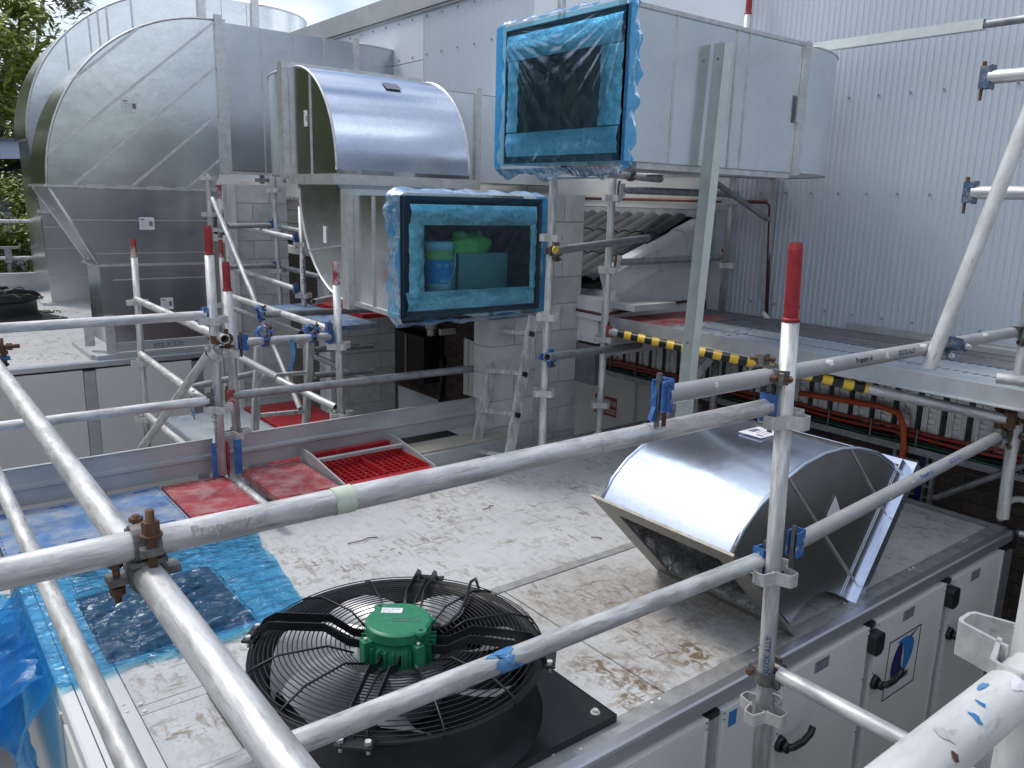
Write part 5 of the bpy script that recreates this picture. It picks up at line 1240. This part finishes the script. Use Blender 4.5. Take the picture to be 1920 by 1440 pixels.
ledger('whitish sloping tube ending at the foot of the worn red pole', on_h((522, 712), 6.3), on_h((630, 764), 5.65))
ledger('thin bright diagonal brace crossing in front of the left block pier', on_h((398, 372), 8.2), on_h((563, 766), 6.5), r=.022)
ledger('open tube end in the dark gap right of the distant lettered pole', on_h((588, 566), 7.4), on_h((665, 548), 8.4), m=ALU)
ledger('level tube in the dark gap behind the short ladder', on_h((590, 656), 7.2), on_h((700, 648), 7.5), m=STEEL)
ledger('grey tube in the dark gap beside the short ladder', on_h((590, 704), 6.8), on_h((700, 695), 7.0), m=STEEL)
ledger('tube rising behind the lettered pole from the lower deck', on_h((350, 728), 6.6), on_h((478, 700), 6.8), m=STEEL)
ledger('sloping dark tube in the gap under the elbow', on_h((590, 668), 7.6), on_h((700, 715), 7.0), m=STEEL)
ledger('open ended tube clamped under the high wrapped duct', on_h((1057, 317), 4.95), on_h((1238, 336), 6.3))
ledger('dark tube with yellow capped end across the tiled roof', on_h((1042, 470), 5.02), on_h((1215, 446), 6.3), m=STEEL)
ledger('grey ledger between the two poles in front of the white gable', on_h((1160, 492), 5.9), on_h((1350, 482), 6.66), CUP, CUP, m=STEEL)
ledger('dark ledger high between the two poles in front of the tiled roof', on_h((1166, 356), 5.9), on_h((1368, 364), 6.66), CUP, None, m=STEEL)
ledger('grey tube with blue coupler from the block pier towards the striped tube', on_h((1026, 670), 5.02), on_h((1200, 647), 6.2), m=STEEL)
coupler('blue coupler on the block pier pole holding a grey tube', on_h((1024, 668), 5.13), Z, X, V((0, -.05, 0)), m=BLUEP)
coupler('dark coupler with yellow cap on the block pier pole', on_h((1034, 470), 5.13), Z, X, V((0, -.05, 0)), m=DKST)
m_ = MB(); q = on_h((1040, 468), 4.93); m_.cyl(q, q-Y*.012, .022, n=16); m_.build('yellow_cap', YEL, None, label='yellow plastic cap on the tube end in front of the block pier', cat='cap')
coupler('rusty coupler binding the lettered pole and its neighbour', on_h((406, 636), 4.80), Z, Y, V((.055, .0, 0)), m=RUST)
coupler('grey swivel coupler where the thick brace meets the lettered pole', on_h((406, 660), 4.80), Z, V((-.5, .5, -.6)), V((-.03, -.05, 0)), m=CUP, bm=CUP)
coupler('dark coupler under the open tube below the high duct', on_h((1172, 322), 5.8), Z, X, V((0, -.055, 0)), m=DKST)
for px, w_ in ((492, 'nearer the lettered pole'), (582, 'nearer the worn red pole')):
    q = lerp(on_h((458, 642), 4.95), on_h((616, 631), 5.5), (px-458)/158)
    coupler('blue ring coupler on the short rail '+w_, q, X, Y, V((0, .02, .056)), m=BLUEP)
coupler('blue coupler with dark bolt on the long sloping tube', on_h((488, 580), 6.8), V((.2, -.95, 0)), X, V((0, -.02, -.056)), m=BLUEP)
def strap(label, p, l, w, m=BTAPE, seed=0):
    mb = MB(); side_ = R0; mb.grid(lambda u, v: p+side_*((u-.5)*w*(1-.5*v)+.012*math.sin(v*5+seed))-Z*(v*l)+Y*.01*math.sin(v*7), 3, 14); return mb.build('cloth_strap', m, None, label=label, cat='strap')
strap('torn blue strap hanging from the short rail', on_h((546, 636), 5.18), .21, .035)
strap('light blue tie hanging from the thin tube beside the lettered pole', on_h((360, 732), 5.2), .19, .016, seed=2)

# ================================================================== DECKS, KICKBOARDS, LADDERS
dz = .12
yd0, yd1 = 4.03, 4.64
board('blue deck board cut by the left edge of the picture', -.9, .30, yd0, yd1, dz, BLUEB, BLUES)
board('blue deck board between the cross tubes and the red board', .305, 1.125, yd0, yd1, dz, BLUEB, BLUES)
board('dusty red deck board left of the lettered pole foot', 1.13, 1.49, yd0, yd1-.02, dz, REDB, REDS, ns=2)
board('dusty red deck board right of the lettered pole foot', 1.60, 1.97, yd0, yd1+.02, dz, REDB, REDS, ns=2)
MB().pipe((1.53, 3.9, .09), (1.53, 4.7, .09), TR).build('deck_transom', ALU, None, label='grey transom tube in the gap between the red deck boards', cat='scaffold tube')
ht = thing('deck_hatch', 'red open grid deck hatch between grey end plates', 'hatch', (2.25, 4.3, dz))
for xx in (1.985, 2.60): MB().prism([(xx, yd0, dz-.03), (xx, yd0+.03, dz+.012), (xx, yd1-.12, dz+.075), (xx, yd1+.02, dz+.075), (xx, yd1+.02, dz-.03)], (.012, 0, 0)).build('end_plate', GREYK, ht)
MB().box((1.997, yd1-.20, dz+.03), (2.60, yd1-.165, dz+.05)).build('cross_bar', GREYK, ht)
MB().box((1.997, yd0, dz-.03), (2.60, yd0+.08, dz-.005)).build('grid_rim', REDS, ht)
MB().box((1.997, yd1-.03, dz-.03), (2.60, yd1+.02, dz+.03)).build('grid_rim', REDS, ht)
MB().box((1.997, yd0+.02, dz-.045), (2.60, yd1, dz-.04)).build('grid_base', REDB, ht)
for i in range(15):
    x = 2.0+i*.042; MB().box((x, yd0+.08, dz-.04), (x+.006, yd1-.03, dz-.008+.02*(i % 7 == 0))).build('grid_bar', REDS, ht)
for j in range(10):
    y = yd0+.10+j*.048; MB().box((1.998, y, dz-.038), (2.598, y+.005, dz-.012)).build('grid_bar', REDS, ht)
def kick(label, x0, x1):
    y = 4.69; z = .125; pr = [(0, 0), (0, .085), (-.018, .095), (-.018, .112), (0, .122), (0, .205), (-.012, .212), (.012, .212), (.008, 0)]
    MB().prism([V((x0, y+p[0], z+p[1])) for p in pr], V((x1-x0, 0, 0))).build('kickboard', GREYK, None, label=label, cat='toe board', group='aluminium toe boards')
kick('aluminium kickboard behind the blue deck left of the bracket', -.9, 1.455)
kick('aluminium kickboard behind the red hatch right of the bracket', 1.535, 3.40)
def kbr(label, x, y):
    t = thing('kickboard_bracket', label, 'bracket', (x, y, .1), 'kickboard brackets')
    for dx, m in ((-.075, BLUEP), (.055, BLUEP), (-.022, REDP), (.012, REDP)):
        MB().box((x+dx, y-.03, .12), (x+dx+(.045 if m == BLUEP else .012), y-.022 if m == BLUEP else y+.02, .33)).build('tongue', m, t)
    MB().box((x-.03, y-.022, .15), (x+.03, y-.016, .31)).build('back_plate', REDP, t)
kbr('red and blue kickboard bracket at the foot of the lettered pole', 1.495, 4.63)
kbr('red and blue kickboard bracket behind the leaning ladder', 3.47, 4.72)
MB().box((2.66, 4.40, .05), (3.45, 4.62, .10)).build('scaffold_plank', WOOD, None, label='narrow weathered plank beyond the red hatch', cat='plank')
MB().box((2.66, 4.36, .00), (3.45, 4.395, .09)).build('scaffold_beam', GREYK, None, label='grey beam along the front of the narrow plank', cat='beam')
be = thing('dark_fan_box', 'black boxed equipment with white sticker in the gap behind the roof', 'equipment', (3.2, 5.0, -.9))
MB().box((2.62, 4.72, -1.2), (3.55, 5.5, -.10)).build('housing', BLKM, be)
s_ = on_y((868, 860), 4.715); MB().box((s_.x-.03, 4.715, s_.z-.04), (s_.x+.03, 4.7195, s_.z+.03)).build('sticker', PAPER, be)
MB().box((2.62, 4.712, -.24), (3.55, 4.7195, -.232)).build('trim_line', FLNG, be)
# lower decks between the plant units
for i, (a, b) in enumerate((((300, 770), (360, 838)), ((352, 790), (500, 815)))):
    q = on_z(a, -.36)
board('pale blue lower deck board beside the far plant unit behind the lettered pole', 2.0, 2.75, 6.3, 7.9, -.36, DUSTB, BLUES)
board('red lower deck grid behind the lettered pole', 2.78, 3.4, 6.9, 7.9, -.36, REDS, REDB)
board('red lower deck grid nearest the kickboard', 2.35, 2.9, 5.9, 6.28, -.36, REDS, REDB)
b0, b1 = on_z((440, 568), .72), on_z((500, 592), .72)
board('blue deck board high behind the lettered pole', 2.95, 3.35, 6.1, 7.6, .70, BLUEB, BLUES)
board('red deck board high in the gap beside the left block pier', 3.40, 3.85, 6.5, 7.5, .72, REDS, REDB)
# ladders
def ladder(label, a0, a1, b0, b1, n, t0, dt, w=.025, dpt=.07):
    t = thing('ladder', label, 'ladder', a1, 'aluminium ladders')
    n_ = (b0-a0).normalized(); d = (a0-a1).normalized(); o = n_.cross(d)
    for p, q in ((a0, a1), (b0, b1)): 
        m = MB(); m.obox((p+q)/2, (p-q).normalized(), n_, o, (p-q).length/2, w/2, dpt/2); m.build('stile', ALU, t)
    for k in range(n):
        tt = t0+dt*k; p = lerp(a0, a1, tt); q = lerp(b0, b1, tt); MB().bar(p+n_*.01, q-n_*.01, .035, .028, d).build('rung', ALU, t)
        m = MB(); m.obox(q+n_*.018, n_, d, o, .006, .016, .02); m.build('rung_end', BLACK, t)
a0, a1 = on_x((938, 588), 3.50), on_x((886, 870), 3.16); b0, b1 = on_x((1000, 592), 3.50), on_x((950, 880), 3.16)
ladder('leaning aluminium ladder between the wrapped duct and the grey pier', a0, a1, b0, b1, 5, .12, .265)
a0, a1 = on_y((484, 648), 6.0), on_y((477, 830), 6.0); b0, b1 = on_y((582, 640), 6.0), on_y((572, 820), 6.0)
ladder('short upright aluminium ladder behind the kickboard under the short rail', a0, a1, b0, b1, 3, .32, .40, .05, .05)

# right hand platform
pz = .925
xe_ = 4.24
rows = [(4.24, 4.50), (4.505, 4.79), (4.795, 5.08), (5.085, 5.37)]
ys = [1.25, 2.35, 3.45, 4.22]
names = [['nearest', 'second', 'third', 'rear'], ['near', 'middle', 'far']]
for i, (a, b) in enumerate(rows):
    for j in range(3):
        m = DUSTB if i < 2 else DARKB
        if j == 2: m = REDB if i < 3 else DARKB
        if j == 2:
            board('%s platform board in the row of the white gable, %s' % (('red' if i < 3 else 'dark'), ['at the metal edge', 'second from the metal edge', 'third from the metal edge', 'against the cladding'][i]), a, b, 3.75, 4.22, pz, m, None, 'platform boards', ns=2)
            board('%s platform board behind the angle post, %s' % (('pale' if i < 2 else 'dark'), ['at the metal edge', 'second from the metal edge', 'third from the metal edge', 'against the cladding'][i]), a, b, 3.30, 3.745, pz, DUSTB if i < 2 else DARKB, BLUES if i < 3 else None, 'platform boards', ns=2)
        else:
            board('%s platform board %s, %s' % (('pale blue' if i < 2 else 'dark'), ['next to the right pole', 'at the middle of the platform'][j], ['at the metal edge', 'second from the metal edge', 'third from the metal edge', 'against the cladding'][i]), a, b, [1.25, 2.30][j], [2.295, 3.295][j], pz, m, BLUES if i < 3 else None, 'platform boards', ns=3)
bm = thing('platform_edge_beam', 'grey metal edge beam along the front of the right platform', 'beam', (4.22, 2.7, .86))
MB().prism([V((4.235, 1.25, .935)), V((4.215, 1.25, .935)), V((4.215, 1.25, .85)), V((4.19, 1.25, .845)), V((4.19, 1.25, .84)), V((4.235, 1.25, .84))], Y*2.95).build('beam', GREYK, bm)
MB().box((5.355, 1.6, pz+.002), (5.375, 3.0, pz+.05)).build('kick_strip', GREYK, None, label='grey metal strip lying on the platform against the cladding', cat='strip')
MB().box((5.25, 1.3, pz+.002), (5.34, 2.4, pz+.035)).build('kick_strip', GREYK, None, label='second flat metal strip on the platform nearer the right pole', cat='strip')
y0_, y1_ = on_h((1146, 622), 5.80), on_h((1890, 787), 4.55)
YB = ledger('black and yellow striped ledger along the platform edge with a bare silver right part', y0_, y1_, REDOLD, RUST, name='striped_ledger', m=ALU, r=.028)
d = (y1_-y0_).normalized(); tEnd = (along(y0_, y1_, 1626)-y0_).length; a_ = d.orthogonal().normalized(); b_ = d.cross(a_); s0_ = .06; wst = .062; k = 0
while s0_ < tEnd:
    s1_ = min(tEnd, s0_+wst); n = 20; vs = []
    for s__ in (s0_, s1_):
        for i in range(n): t_ = 2*PI*i/n; vs.append(y0_+d*(s__+.022*math.cos(t_+1.0))+(a_*math.cos(t_)+b_*math.sin(t_))*.0293)
    m = MB(); m.add(vs, [(i, (i+1) % n, n+(i+1) % n, n+i) for i in range(n)], True); m.build('tape_stripe', YEL if k % 2 else BLKT, YB); s0_ = s1_; k += 1
st0, st1 = on_h((1440, 675), 5.0), on_h((1360, 790), 5.6)
MB().bar(on_x((1332, 672), 4.7), on_x((1240, 785), 4.5), .05, .05).build('strut', STEEL, None, label='dark sloping strut under the platform beside the angle post', cat='strut')
MB().cyl(on_x((1342, 676), 4.8), on_x((1335, 800), 4.8), .03).build('prop', STEEL, None, label='dark upright prop under the platform behind the strut', cat='prop')

# angle iron post
ap0, ap1 = on_y((1351, 80), 2.80), on_y((1274, 800), 2.80)
d = (ap0-ap1).normalized(); ap1 = ap1 - d*((ap1.z-.01)/d.z)
s_ = V((1, 0, 0))-d*d.x; s_.normalize(); o = d.cross(s_)
pst = thing('angle_post', 'tall galvanised angle iron post standing on the white roof against the high duct', 'post', ap1)
L_ = ap0-ap1
f1 = s_.copy(); f2_ = Y.copy(); 
for f in (f1, f2_): MB().prism([ap1-Y*.03, ap1+f*.062-Y*.03, ap1+f*.062-Y*.024, ap1-Y*.024], L_).build('leg_plate', ANGLE, pst)
for tt in (.03, .60):
    for f in (f1, f2_):
        m = MB(); q = lerp(ap0, ap1, tt)+f*.026-Y*.022; nn_ = f.cross(d); nn_ = nn_ if nn_.y < 0 else -nn_
        m.cyl(q, q+nn_*.006, .006, n=8); m.build('bolt_hole', INKG, pst)
# wall bracket
yb_ = on_x((1450, 330), 5.37).y
br_ = thing('wall_bracket', 'galvanised strut bracket on the cladding under the duct end', 'bracket', (5.37, yb_, .95))
MB().bar(on_x((1452, 322), 5.365), on_x((1432, 560), 5.365), .05, .03, X).build('upright', FLNG, br_)
MB().bar(V((5.35, yb_, on_x((1452, 332), 5.365).z)), V((4.5, yb_, on_x((1452, 332), 5.365).z)), .04, .04).build('arm', STEEL, br_)
MB().bar(on_x((1440, 412), 5.34), on_y((1342, 343), yb_), .035, .03).build('brace', STEEL, br_)
# channel over the duct end
q0, q1 = on_x((1478, 97), 5.0), on_x((1846, 45), 5.0)
m = MB(); m.prism([q0+V((-.02, 0, -.028)), q0+V((-.02, 0, .028)), q0+V((.03, 0, .028)), q0+V((.03, 0, .024)), q0+V((-.016, 0, .024)), q0+V((-.016, 0, -.024)), q0+V((.03, 0, -.024)), q0+V((.03, 0, -.028))], q1-q0)
m.build('steel_channel', ANGLE, None, label='long pale steel channel running from the high duct end across the cladding', cat='channel')
ledger('tube emerging from the steel channel at the top right corner', lerp(q0, q1, .9)+X*.01, q1+(q1-q0).normalized()*1.0+X*.01, m=STEEL, r=.022)
MB().sweep([on_x((1447, 604), XW-.01), on_x((1440, 600), XW-.05), on_x((1433, 590), XW-.06), on_x((1432, 586), XW-.03)], .022, 10).build('pipe_elbow', PVC, None, label='small white pipe elbow sticking out low on the cladding', cat='pipe')
c_ = on_x((1912, 975), 5.3); MB().sweep([c_+V((0, .11*math.cos(t), .13*math.sin(t))) for t in [PI*i/12-.3 for i in range(14)]], .02, 10).build('pipe_loop', PVC, None, label='white curved pipe at the right edge behind the right pole', cat='pipe')

# cable tray on the wall
ct = thing('cable_tray', 'long wall cable tray with slotted metal blocks and red and green cables', 'cable tray', (5.3, 3.5, .2))
tw = Matrix.Identity(4); tme = None; ny = 0; y = 1.05
while y < 6.3:
    W = Matrix.Translation((5.335, y, .47))
    if tme is None:
        m = MB(); m.box((-.03, -.058, -.15), (.05, -.024, .13)); m.box((-.03, .022, -.15), (.05, .058, .13)); m.box((-.012, -.024, -.15), (.05, .022, .13))
        for k in range(7): m.box((-.022, -.022, -.13+k*.038), (-.012, .020, -.112+k*.038))
        for xx in (-.050, -.032, .030, .046): m.box((-.036, xx, -.15), (-.030, xx+.006, .13))
        o = m.build('slotted_block', FLNG, None, origin=Matrix()); tme = o.data; o.parent = ct; o.matrix_local = WM[ct.name].inverted() @ W
    else: shared('slotted_block', tme, W, ct)
    y += .158
MB().box((5.385, .9, .33), (5.399, 6.35, .60)).build('back_plate', DKST, ct)
MB().box((5.27, .9, .215), (5.40, 6.35, .222)).build('tray_floor', DKST, ct); MB().box((5.262, .9, .19), (5.27, 6.35, .235)).build('tray_lip', STEEL, ct)
def cable(z, x, m, r=.011, ph=0, name='cable', y0=.9, y1=6.3):
    MB().sweep([V((x, lerp(y0, y1, i/40), z+.006*math.sin(i*1.1+ph))) for i in range(41)], r, 6).build(name, m, ct)
cable(.335, 5.285, CABR, .012, 0, 'red_cable'); cable(.300, 5.280, CABR, .012, 1, 'red_cable'); cable(.268, 5.285, BLACK, .012, 2); cable(.248, 5.275, CABG, .009, 3, 'green_cable'); cable(.235, 5.295, BLACK, .010, 4)
y = 1.1
while y < 6.3: MB().box((5.262, y, .225), (5.268, y+.012, .36)).build('tray_hanger', DKST, ct); y += .158*2
cv = [on_x(p, 5.24) for p in ((1500, 737), (1580, 750), (1655, 763), (1685, 775), (1694, 800), (1694, 840), (1688, 868))]
sm = []
for i in range(len(cv)-1):
    for k in range(5): sm.append(lerp(cv[i], cv[i+1], k/5))
MB().sweep(sm+[cv[-1]], .021, 10).build('orange_conduit', ORANGE, None, label='thick orange conduit bending down from the cable tray', cat='conduit')
rk = thing('cable_ladder', 'small vertical metal cable ladder on the brown brick wall', 'cable ladder', on_x((1715, 950), 5.3))
r0, r1 = on_x((1680, 838), 5.33), on_x((1742, 935), 5.33)
for yy in (r0.y, lerp(r0.y, r1.y, .8), r1.y): MB().box((5.32, yy-.012, r1.z-.25), (5.36, yy+.012, r0.z+.12)).build('side_rail', STEEL, rk)
for k in range(9): MB().box((5.325, r1.y, r0.z+.08-k*.075), (5.345, r0.y, r0.z+.095-k*.075)).build('rung', FLNG, rk)
MB().box((5.30, lerp(r0.y, r1.y, .72)-.02, r1.z-.25), (5.319, lerp(r0.y, r1.y, .72)+.012, r0.z+.14)).build('blue_strip', NAVYP, rk)
# things on the left brown wall between the piers
bd = thing('equipment_cabinet', 'dark navy cabinet against the brown brick wall between the piers', 'cabinet', (5.2, 9, -.6))
a, b = on_x((741, 618), 5.1), on_x((795, 720), 5.1)
MB().box((5.1, b.y, b.z), (5.39, a.y+.3, a.z)).build('cabinet_body', BLKM, bd); MB().box((5.092, lerp(a.y, b.y, .42), b.z+.02), (5.0995, lerp(a.y, b.y, .40)+.03, a.z-.02)).build('door_edge', STEEL, bd)
a, b = on_x((870, 634), 5.3), on_x((908, 752), 5.3); sl_t = thing('slatted_panel', 'pale grey panel of upright slats right of the brown bricks', 'panel', (5.3, b.y, b.z))
for k in range(4):
    yy = lerp(a.y, b.y, k/4); MB().box((5.3, lerp(a.y, b.y, (k+.88)/4), b.z), (5.33, yy, a.z-.01*k)).build('slat', PANEL, sl_t)
MB().box((5.33, b.y, b.z), (5.36, a.y, a.z)).build('backing', NAVY, sl_t)
c_ = on_x((808, 600), 5.2); sr = thing('wall_siren', 'small white cylindrical fitting under the wrapped duct on the brick wall', 'fitting', c_)
MB().cyl(c_, c_-Z*.10, .07, n=16).build('body', PVC, sr); MB().cyl(c_-Z*.10, c_-Z*.19, .048, n=16).build('base', PVC, sr); MB().box((c_.x-.02, c_.y-.25, c_.z-.15), (5.39, c_.y-.21, c_.z-.08)).build('bracket', PVC, sr)
MB().cyl(on_x((829, 670), 5.33), on_x((826, 770), 5.33), .035).build('downpipe', BLKM, None, label='thin dark downpipe on the brown brick wall left of the slats', cat='pipe')
# timber and metal stack seen past the left of the plant unit
p = on_z((10, 1130), -1.0)
sk = thing('metal_plank_stack', 'stacked ribbed metal planks low at the left edge beyond the blue film', 'planks', (p.x, p.y, -1.9), None)
for k in range(4): MB().box((p.x-1.0, p.y-.1+k*.22, -1.2), (p.x+.25, p.y+.1+k*.22, -1.1)).build('plank', GREYK, sk)
MB().box((p.x-1.0, p.y-.15, -1.95), (p.x+.2, p.y+.8, -1.21)).build('stack_base', DKST, sk)
p = on_z((8, 1255), -1.5); MB().cyl(p-X*.3, p+X*.02+Y*.05, .05, n=12).build('timber_offcut', WOOD, None, label='brown timber offcut on the ground at the left edge under the film', cat='timber')
p = on_h((1070, 808), 5.4)
# ================================================================== BACKGROUND LEFT
hs = thing('neighbour_house', 'neighbouring building with blue grey metal roof and dark tiled roof at far left', 'house', (0, 30, GZ))
a = on_y((-20, 238), 30); b = on_y((60, 258), 30); c = on_y((60, 272), 30)
MB().prism([V((a.x-6, 30, on_y((0, 318), 30).z)), V((b.x+2, 30, on_y((48, 290), 30).z)), V((b.x+2, 33, b.z)), V((a.x-6, 33, a.z))], V((0, .1, .06))).build('metal_roof', HOUSEW, hs)
ra, rb = on_y((-10, 395), 28), on_y((55, 360), 28); rt0, rt1 = on_y((-10, 320), 31), on_y((60, 288), 31)
for k in range(12):
    f = k/12; g_ = (k+1)/12
    m = MB(); p0_, p1_, p2_, p3_ = lerp(ra, rt0, f), lerp(rb, rt1, f), lerp(rb, rt1, g_), lerp(ra, rt0, g_)
    ex = (p0_-p1_).normalized()*5
    m.prism([p0_+ex, p1_-ex*.2, p2_-ex*.2+Z*-.02, p3_+ex-Z*.02], V((0, 0, -.07))); m.build('tile_course', TILE, hs)
MB().box((ra.x-5, 28.2, GZ), (rb.x+1, 34, min(ra.z, rb.z)-.05)).build('wall', HOUSEW, hs)

def tree_meshes(kind, rx, rz, nclump, nleaf, leaf, seed, hgt):
    rnd = random.Random(seed); m = MB(); cl = []
    for i in range(nclump):
        a = rnd.uniform(0, 2*PI); zz = rnd.uniform(-1, 1); r = rnd.uniform(.45, 1)*math.sqrt(max(0, 1-zz*zz)); cl.append(V((rx*r*math.cos(a), rx*r*math.sin(a), hgt+rz*zz)))
    vs = []; fs = []
    for c in cl:
        cr = rx*rnd.uniform(.16, .34)
        for i in range(nleaf):
            d = V((rnd.gauss(0, 1), rnd.gauss(0, 1), rnd.gauss(0, .55))); d.normalize(); p = c+d*cr*rnd.uniform(.3, 1.05)
            u = V((rnd.gauss(0, 1), rnd.gauss(0, 1), rnd.gauss(0, .5))).normalized(); w = u.cross(V((rnd.gauss(0, .4), rnd.gauss(0, .4), 1))).normalized(); s = leaf*rnd.uniform(.6, 1.3)
            o = len(vs); vs += [p-u*s, p+w*s*.32, p+u*s, p-w*s*.32]; fs.append((o, o+1, o+2, o+3))
    m.add(vs, fs); t = MB()
    t.cyl((0, 0, 0), (0, 0, hgt-rz*.3), .16*rx/2, .09*rx/2, n=10)
    for c in cl[::max(1, nclump//12)]: t.sweep([V((0, 0, hgt-rz*.8)), V((c.x*.5, c.y*.5, lerp(hgt-rz*.6, c.z, .5))), c], .03*rx/2, 5)
    return m, t
def tree(label, loc, sz, mats=LEAF, protos={}, kind='a', par=(3.2, 3.0, 60, 170, .17, 3, 5.0), group='trees beyond the far plant unit'):
    t = thing('tree', label, 'tree', loc, group); W = Matrix.Translation(loc) @ Matrix.Rotation(random.uniform(0, 6.28), 4, 'Z') @ Matrix.Scale(sz, 4)
    if kind not in protos:
        c, tr = tree_meshes(kind, *par); a = c.build('crown', mats, None, origin=Matrix()); b = tr.build('trunk', BARK, None, origin=Matrix()); protos[kind] = (a.data, b.data)
        for o in (a, b): o.parent = t; o.matrix_local = WM[t.name].inverted() @ W
    else: shared('crown', protos[kind][0], W, t); shared('trunk', protos[kind][1], W, t)
G = lambda px, y: (on_y((px, 500), y).x, y, GZ)
tree('dense feathery green tree beside the big duct at far left', G(5, 36), 1.32)
tree('broad green tree behind the guard rails at far left', G(-130, 36), 1.3)
tree('low dark green tree under the neighbouring roof at left', G(48, 20.5), .47)
tree('tall thin grey green gum tree against the sky at the left edge', G(0, 44), 1.68, LEAF2, kind='b', par=(2.6, 2.3, 26, 120, .14, 9, 6.6))
tree('thin gum tree touching the top of the largest duct', G(92, 46), 1.70, LEAF2, kind='b')
tree('green tree filling the gap below the guard rails at left', G(2, 19.6), .46)
for i, (x, y, s) in enumerate(((-7, 14, 1.3), (-9, 8, 1.3), (-10, 1, 1.4), (-8, -7, 1.4), (-1, -12, 1.5), (7, -13, 1.4), (14, -12, 1.5), (-8, 20, 1.3), (-3.5, 25, 1.2), (-8, 28, 1.4), (-13, 27, 1.5), (-2, 31, 1.3), (3, -10, 1.0), (10.5, -11, 1.0), (-4, -9, 1.0), (17, -10, 1.2), (5, -15, 1.5), (12, -17, 1.6), (-6, 23, 1.2), (-11, 22, 1.3), (-5, 33, 1.6), (-10, 34, 1.6))):  # unseen trees, put here only for their reflections in the ducts
    if y < 2: s *= .62
    tree('unseen bushy tree added behind the viewpoint, mirrored in the ducts' if y < 2 else 'unseen bushy tree added beyond the left edge, mirrored in the ducts', (x, y, GZ), s, group='trees behind the viewpoint' if y < 2 else 'trees beyond the left edge')
